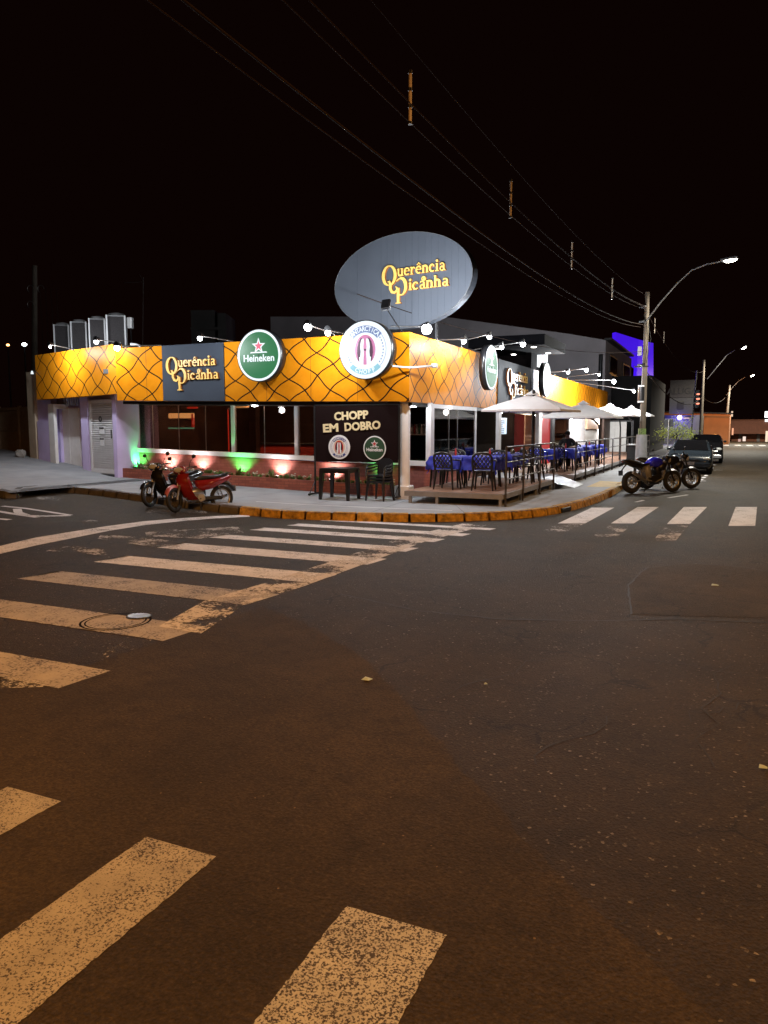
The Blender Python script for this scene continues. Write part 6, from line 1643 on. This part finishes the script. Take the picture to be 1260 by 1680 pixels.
mb.bm(bm, 0, False, Matrix.Translation(atd(34,745,25))); mb.build('sack', P('plastic_bag', (.30,.29,.27), .4), t)
def block(name, label, cat, cor, z0, z1, mat, feats=None):
    t = thing(name, label, cat, (cor[0][0], cor[0][1], z0)); n = len(cor)
    mb = MB(); vs = [(x,y,z0) for x, y in cor]+[(x,y,z1) for x, y in cor]
    mb.add(vs, [tuple(range(n,2*n))]+[(i,(i+1)%n,n+(i+1)%n,n+i) for i in range(n)]); mb.build('wall', M[mat], t); return t
a = atd(318,512,60); b = atd(372,512,60); h = a.z
t = thing('rooftop_tower', 'faint grey tower block far behind the orange fascia on the left', 'building', (a.x,a.y,0))
u_ = (b-a); 
mb = MB(); 
def wallbox(mb, p, q, dep, z0, z1):
    d_ = Vector((q.x-p.x, q.y-p.y, 0)); n_ = Vector((-d_.y, d_.x, 0)).normalized()*dep
    vs = []
    for z in (z0, z1): vs += [(p.x,p.y,z),(q.x,q.y,z),(q.x+n_.x,q.y+n_.y,z),(p.x+n_.x,p.y+n_.y,z)]
    mb.add(vs, [(0,3,2,1),(4,5,6,7),(0,1,5,4),(1,2,6,5),(2,3,7,6),(3,0,4,7)])
wallbox(mb, atd(318,700,60), atd(356,700,60), 4, 0, h); wallbox(mb, atd(361,700,60), atd(374,700,60), 4, 0, h*.98); mb.build('wall', M['wall_dim'], t)
mb = MB(); wallbox(mb, atd(317,700,59.8), atd(375,700,59.8), .2, h*.86, h*.88); mb.build('cornice', M['wall_dim'], t)
t = thing('roof_antenna', 'thin TV antenna high behind the fascia on the left', 'antenna', atd(234,500,40))
mb = MB(); mb.tube([atd(234,580,40), atd(235,455,40)], .02, 5); mb.tube([atd(204,464,40), atd(236,462,40)], .015, 5); mb.tube([atd(229,450,40), atd(236,464,40)], .012, 5); mb.build('antenna_rods', M['steel'], t)
for px, py, D, mt, r_, lab in ((40,565,60,'lamp_w',.17,'distant white street lamp left of the dim pole'),(13,566,70,'lamp_o',.14,'distant orange street lamp at the far left edge')):
    c = atd(px, py, D); t = thing('distant_street_lamp', lab, 'street lamp', (c.x, c.y, .9))
    mb = MB(); mb.cyl((c.x,c.y,.9),(c.x,c.y,c.z-.1),.08,.05,8); mb.build('pole', M['dark'], t)
    mb = MB(); mb.sphere(c, r_, 0, 12, 6, (1.2,1,.7)); mb.build('lamp_lens', M[mt], t)
t = thing('wall_lamp', 'tiny white lamp fixed on the left edge of the orange fascia', 'lamp', FL @ Vector((-.12,.1,3.55)))
mb = MB(); mb.T = FL; mb.cyl((-.14,-.05,3.50),(-.14,-.05,3.60),.05,.02,10); mb.build('shade', M['e_white'], t)

# ---------------------------------------------------------------- right background buildings
yw = 49.5
pts = [aty(x, y, yw) for x, y in ((738,521),(935,548),(994,558))]
t = thing('neighbour_building', 'grey two-storey neighbouring building with sloping blank side wall behind the restaurant', 'building', (pts[-1].x, yw, 0))
mb = MB(); L0 = aty(560,510,yw)
top = [Vector((L0.x-6, yw, pts[0].z+.9)), L0] + pts
top[1].z = pts[0].z + .55
vs = []
for p in top: vs += [(p.x,yw,0),(p.x,yw,p.z)]
nT = len(top); fs = [(2*i,2*i+2,2*i+3,2*i+1) for i in range(nT-1)]
vs += [(p.x,yw+3,p.z) for p in top]; b0_ = 2*nT
fs += [(2*i+1,2*i+3,b0_+i+1,b0_+i) for i in range(nT-1)]
mb.add(vs, fs); mb.build('side_wall', M['wall_grey'], t)
XN = pts[-1].x
mb = MB(); z1 = pts[-1].z; mb.add([(XN,yw,0),(XN,yw+14,0),(XN,yw+14,z1),(XN,yw,z1)], [(0,1,2,3)]); mb.build('street_wall', M['wall_grey'], t)
mb = MB(); mb.box(XN-.05,XN+.4,yw-.3,yw+12,z1-.02,z1+.10); mb.build('eave', M['dark'], t)
for (x0,y0,x1,y1) in ((1000,581,1011,613),(1022,595,1032,622)):
    a = atx(x0,y0,XN); b = atx(x1,y1,XN)
    mb = MB(); mb.box(XN-.02,XN+.05,a.y,b.y,b.z-.25,a.z); fo = mb.build('window', M['dark'], t)
    mb = MB(); mb.box(XN+.05,XN+.07,a.y+.15,b.y-.15,b.z-.12,a.z-.12); mb.build('pane', M['car_glass'], fo)
mb = MB(); a = atx(1005,655,XN); mb.box(XN,XN+.05,a.y,a.y+7,0,3.4); mb.build('shutter', M['wall_dim'], t)
mb = MB(); a = aty(988,560,yw-.2); mb.cyl((a.x-.05,yw-.2,2),(a.x-.05,yw-.2,a.z-.8),.12,n=10); mb.build('drain_pipe', M['dark'], t)
# blue-lit building
t = thing('blue_building', 'building with a vivid blue lit parapet and illuminated strip sign beyond the grey neighbour', 'building', (XN, 66, 0))
a = aty(1010,545,64.5); 
XB = -4.6
def bx(px, py): return atx(px, py, XB)
q0 = Vector((aty(1010,545,64.5).x, 64.5)); q1 = bx(1072,575)
mb = MB(); zt_ = aty(1040,556,66).z
mb.box(q0.x-6, XB-.02, 64.5, q1.y, 0, 5.2); mb.build('wall', P('dark_render', (.010,.009,.009), .9), t)
mb = MB(); A_ = [aty(1010,545,64.4), aty(1010,575,64.4)]
B_ = [aty(1072,563,72), aty(1072,617,72)]
M_mid = [aty(1048,557,66), aty(1045,600,66)]
A_ = [aty(1010,545,62), aty(1010,568,62)]
mb.add([A_[1], M_mid[1]-Vector((0,0,.2)), M_mid[0], A_[0]], [(0,1,2,3)])
mb.add([M_mid[1]-Vector((0,0,1.2)), B_[1], B_[0], M_mid[0]], [(0,1,2,3)])
off = Vector((-.3,.4,0))
mb.add([p+off for p in (A_[1], M_mid[1]-Vector((0,0,.2)), M_mid[0], A_[0])], [(3,2,1,0)]); mb.add([p+off for p in (M_mid[1]-Vector((0,0,1.2)), B_[1], B_[0], M_mid[0])], [(3,2,1,0)])
mb.add([A_[0], M_mid[0], M_mid[0]+off, A_[0]+off], [(0,1,2,3)]); mb.add([M_mid[0], B_[0], B_[0]+off, M_mid[0]+off], [(0,1,2,3)]); mb.add([B_[0],B_[1],B_[1]+off,B_[0]+off],[(0,1,2,3)])
mb.build('blue_parapet', EM('blue_glow_wall', (.055,.008,.75), .95), t)  # parapet glows by itself; the blue lighting is put into its material
c0 = aty(1062,628,64.2); c1 = aty(1070,658,64.2)
mb = MB(); mb.bbox(c0.x, c1.x, 64.2, 64.35, c1.z, c0.z, .02); sg = mb.build('strip_sign', EM('blue_strip', (.22,.08,1.0), 1.2), t)
mb = MB()
for k in range(5): z = c1.z+.15+(c0.z-c1.z-.3)*k/5; mb.box(c0.x+.08, c1.x-.08, 64.18, 64.195, z, z+.14)
mb.build('sign_letter', EM('pale_strip', (.75,.65,1.0), 1.4), sg)
# sign board far (hoarding)
t = thing('rental_hoarding', 'dim tall sign board on a low roof beyond the small tree', 'hoarding', aty(1120,680,80))
a = aty(1100,624,80); b = aty(1139,652,80); c = aty(1138,679,80)
mb = MB(); mb.box(a.x,b.x,80,80.25,b.z,a.z); mb.build('upper_board', P('hoarding_dark', (.022,.018,.017), .8), t)
mb = MB(); mb.box(a.x,b.x-.05,80,80.25,c.z,b.z-.03); mb.build('lower_board', P('hoarding_pale', (.035,.033,.032), .8), t)
mb = MB(); Mh = FRL(Vector(((a.x+b.x)/2, 79.98, (a.z+b.z)/2-.25))); text(mb, 'ALUGA', .85, Mh, 0, .01, .02); Mh = FRL(Vector(((a.x+b.x)/2-.1, 79.98, (c.z+b.z)/2))); mb.prism([(-.3,-.35),(.3,-.35),(.3,.35),(-.3,.35)],0,.01,Mh,0); mb.build('board_print', P('hoarding_print', (.010,.008,.008), .8), t)
t = block('low_building', 'dark low building under the tall sign board with a small blue lamp', 'building', [(aty(1090,700,80.5).x,80.5),(aty(1150,700,80.5).x,80.5),(aty(1150,700,80.5).x,90),(aty(1090,700,80.5).x-6,90)], 0, aty(1120,681,80).z, 'wall_dim')
c = aty(1115,685,80.2); mb = MB(); mb.sphere((c.x,80.2,c.z), .22, 0, 12, 8); mb.build('blue_lamp', EM('blue_lamp', (.35,.3,1), 14), t)
light('POINT', 'light', (c.x, 79.6, c.z-.3), 160, (.15,.12,1), t, .1)
c = aty(1125.5,686,80.2); mb = MB(); mb.box(c.x-.25,c.x+.30,80.25,80.4,c.z-.06,c.z+.06); mb.build('strip_lamp', EM('dim_strip', (1,.7,.5), .5), t)
# traffic signal
c = aty(1143,655,70); t = thing('traffic_signal', 'traffic signal with red lamps on a thin post beside the sign board', 'traffic light', (c.x-.35,70,.15))
mb = MB(); mb.cyl((c.x-.35,70,.15),(c.x-.1,70,c.z+2.4),.06,.05,8); mb.build('post', M['steel'], t)
mb = MB(); mb.bbox(c.x-.15,c.x+.2,69.9,70.1,c.z-.75,c.z+.75,.04); mb.build('housing', M['black'], t)
for k in range(3): mb = MB(); mb.sphere((c.x+.10,69.88,c.z+.42-.4*k),.11,0,10,6,(1.3,.5,.6)); mb.build('lamp', EM('signal_lamp', (1,.25,.15), 2.5 if k < 3 else .3), t)
# orange walls at the far end
XO = aty(1148,690,90).x; XO2 = aty(1197,690,90).x; zo = aty(1160,680,90).z
t = thing('orange_wall_building', 'orange sodium-lit low building closing the street behind the farthest pole', 'building', (XO,90,0))
mb = MB(); z2 = aty(1150,678,90).z; mb.add([(XO-6,90,0),(XO2,90,0),(XO2,90,zo),(XO-6,90,z2+.2)], [(0,1,2,3)]); mb.add([(XO2,90,0),(XO2+.2,108,0),(XO2+.2,108,zo),(XO2,90,zo)], [(0,1,2,3)]); mb.add([(XO-6,90,z2+.2),(XO2,90,zo),(XO2+.2,108,zo),(XO-6,108,z2+.2)], [(0,1,2,3)]); mb.build('wall', M['terra'], t)
mb = MB(); mb.add([(XO-6,89.7,z2+.2),(XO2+.3,89.7,zo),(XO2+.3,89.7,zo+.15),(XO-6,89.7,z2+.35)], [(0,1,2,3)]); mb.build('eave', M['dark'], t)
t = thing('far_building', 'dim brown building across the end of the right street with lit doorways', 'building', (8,112,0))
zt_ = aty(1230,688,112).z
mb = MB(); x0 = aty(1199,700,112).x; mb.box(x0, x0+34, 112, 120, 0, zt_); mb.build('wall', P('far_brown_wall', (.13,.045,.022), .9, var=.3), t)
mb = MB(); mb.box(x0, x0+34, 110.6, 112, zt_-1.9, zt_-.2); mb.build('awning', P('far_awning', (.12,.04,.02), .8), t)
for i, (px, py, w, h_, mt) in enumerate(((1221,720,.35,.6,(1,.8,.7)),(1213,723,.3,.4,(.6,.35,.3)),(1202,708,.2,.9,(1,.45,.25)),(1201,679,.2,.7,(1,.7,.5)),(1258,716,.3,1.4,(1,.8,.6)),(1259,680,.6,.8,(1,1,1)),(1258,690,.4,.3,(1,1,1)))):
    c = aty(px, py, 110.4); mb = MB(); mb.box(c.x-w/2,c.x+w/2,110.35,110.5,c.z-h_/2,c.z+h_/2); mb.build('lit_window', EM('far_glow_%d' % i, mt, .9 if i < 5 else 2.5), t)
for k in range(9): mb = MB(); x = x0+1+k*2.2; mb.box(x,x+.35,111.85,112.0,0,zt_-1.9); mb.build('pier', M['wall_dim'], t)
light('POINT', 'light', (x0-1, 87, 7), 700, (1,.42,.10), None, .3).name = 'far_sodium_light'
# small tree with its stake
tb = aty(1108, 745, 43)
t = thing('street_tree', 'small bushy street tree with yellow-green leaves behind the motorcycles', 'tree', (tb.x,43,.15))
cz = aty(1108,708,43).z
mb = MB(); mb.tube([(tb.x,43,.15),(tb.x+.05,43,1.0),(tb.x-.02,43,cz-.2)], [.06,.05,.035], 8)
rn = random.Random(8)
tips = []
for k in range(9):
    a_ = k*.7; q = Vector((tb.x+math.cos(a_)*rn.uniform(.4,.9), 43+math.sin(a_)*rn.uniform(.4,.8), cz+rn.uniform(-.35,.45))); mb.tube([(tb.x,43,1.0+.06*k),(tb.x*.5+q.x*.5,43*.5+q.y*.5,(1.1+q.z)/2+.1),q], [.03,.02,.008], 5); tips.append(q)
mb.build('trunk', M['bark'], t)
mb = MB()
for k in range(1500):
    q = rn.choice(tips) + Vector((rn.gauss(0,.26), rn.gauss(0,.26), rn.gauss(0,.17))); d1 = Vector((rn.gauss(0,1),rn.gauss(0,1),rn.gauss(0,1))).normalized(); d2 = d1.orthogonal().normalized(); s_ = rn.uniform(.03,.055)
    mb.add([q-d1*s_, q+d2*s_*.45, q+d1*s_, q-d2*s_*.45], [(0,1,2,3)])
mb.build('crown', M['leaf2'], t)
c = aty(1097,700,38); t = thing('sign_post', 'thin pale post standing left of the small tree', 'post', (c.x,38,.15))
mb = MB(); mb.cyl((c.x,38,.15),(c.x,38,aty(1097,688,38).z),.025,n=6); mb.build('post', M['steel'], t)
mb = MB(); z=aty(1097,688,38).z; mb.box(c.x-.2,c.x+.2,38.03,38.05,z-.35,z); mb.build('sign_plate', M['dark'], t)
t = thing('litter_bin', 'dark bin standing against the wall behind the far deck railing', 'bin', (aty(1042,750,36).x,36,.15))
mb = MB(); x=t.location.x; mb.bbox(x-.35,x+.35,35.7,36.3,.2,1.0,.03); mb.build('bin_body', M['dark'], t); mb = MB(); mb.bbox(x-.38,x+.38,35.66,36.34,1.003,1.07,.02); mb.build('lid', M['grey_frame'], t)

# ---------------------------------------------------------------- small things on the road
c = ong(190,1020); 
t = thing('manhole_cover', 'large round iron manhole cover partly painted over by a stripe', 'manhole cover', (c.x,c.y,0))
rm = (ong(248,1020)-ong(132,1022)).length/2
mb = MB(); ring(mb, Matrix.Translation((c.x,c.y,.0052)), rm-.022, rm, 0, 0, 48); ring(mb, Matrix.Translation((c.x,c.y,.0052)), rm-.06, rm-.045, 0, 0, 48); mb.build('frame', M['black_soft'], t)
c2 = ong(228,1012)
mb = MB(); disc(mb, Matrix.Translation((c2.x,c2.y,0)), .12, .12, .0045, .008, 0, 32); mb.build('plate', M['iron'], t)
mb = MB()
for i in range(-4,5):
    if abs(i*.025) < .11: h_ = math.sqrt(.0121-(i*.025)**2)*.9; mb.box(c2.x+i*.025-.007,c2.x+i*.025+.007,c2.y-h_,c2.y+h_,.008,.014)
mb.build('tread', M['steel'], t)
for i, (px, py, s_, lab) in enumerate(((602,1116,.035,'small pale blue-green scrap of paper lying on the middle of the road'),(1173,961,.04,'small white scrap of paper on the road at the right'),(1252,1261,.022,'tiny white scrap of litter at the right edge of the road'),(797,1124,.012,'tiny crumb of litter right of the middle of the road'))):
    c = ong(px, py); mb = MB(); mb.add([(c.x-s_,c.y-s_*.7,.006),(c.x+s_*.9,c.y-s_,.012),(c.x+s_,c.y+s_*.8,.006),(c.x-s_*.8,c.y+s_,.014),(c.x,c.y,.02)], [(0,1,4),(1,2,4),(2,3,4),(3,0,4)]); tag(mb.build('litter', M['paper']), lab, 'litter')
# storm drain mouth in the yellow kerb
p = ong(947,838, .05); t = thing('storm_drain', 'dark storm drain mouth under the yellow kerb near the crossing', 'drain', (p.x,p.y,0))
best = min(range(1, len(kc)-1), key=lambda i: (kc[i]-Vector((p.x,p.y))).length); kd_ = (kc[best+1]-kc[best-1]).normalized()
mb = MB(); mb.T = Matrix.Translation((kc[best].x+kd_.y*.03,kc[best].y-kd_.x*.03,0)) @ Matrix.Rotation(math.atan2(kd_.y,kd_.x),4,'Z'); mb.bbox(-.26,.26,-.03,.03,.005,.10,.02); mb.build('opening', M['black'], t)
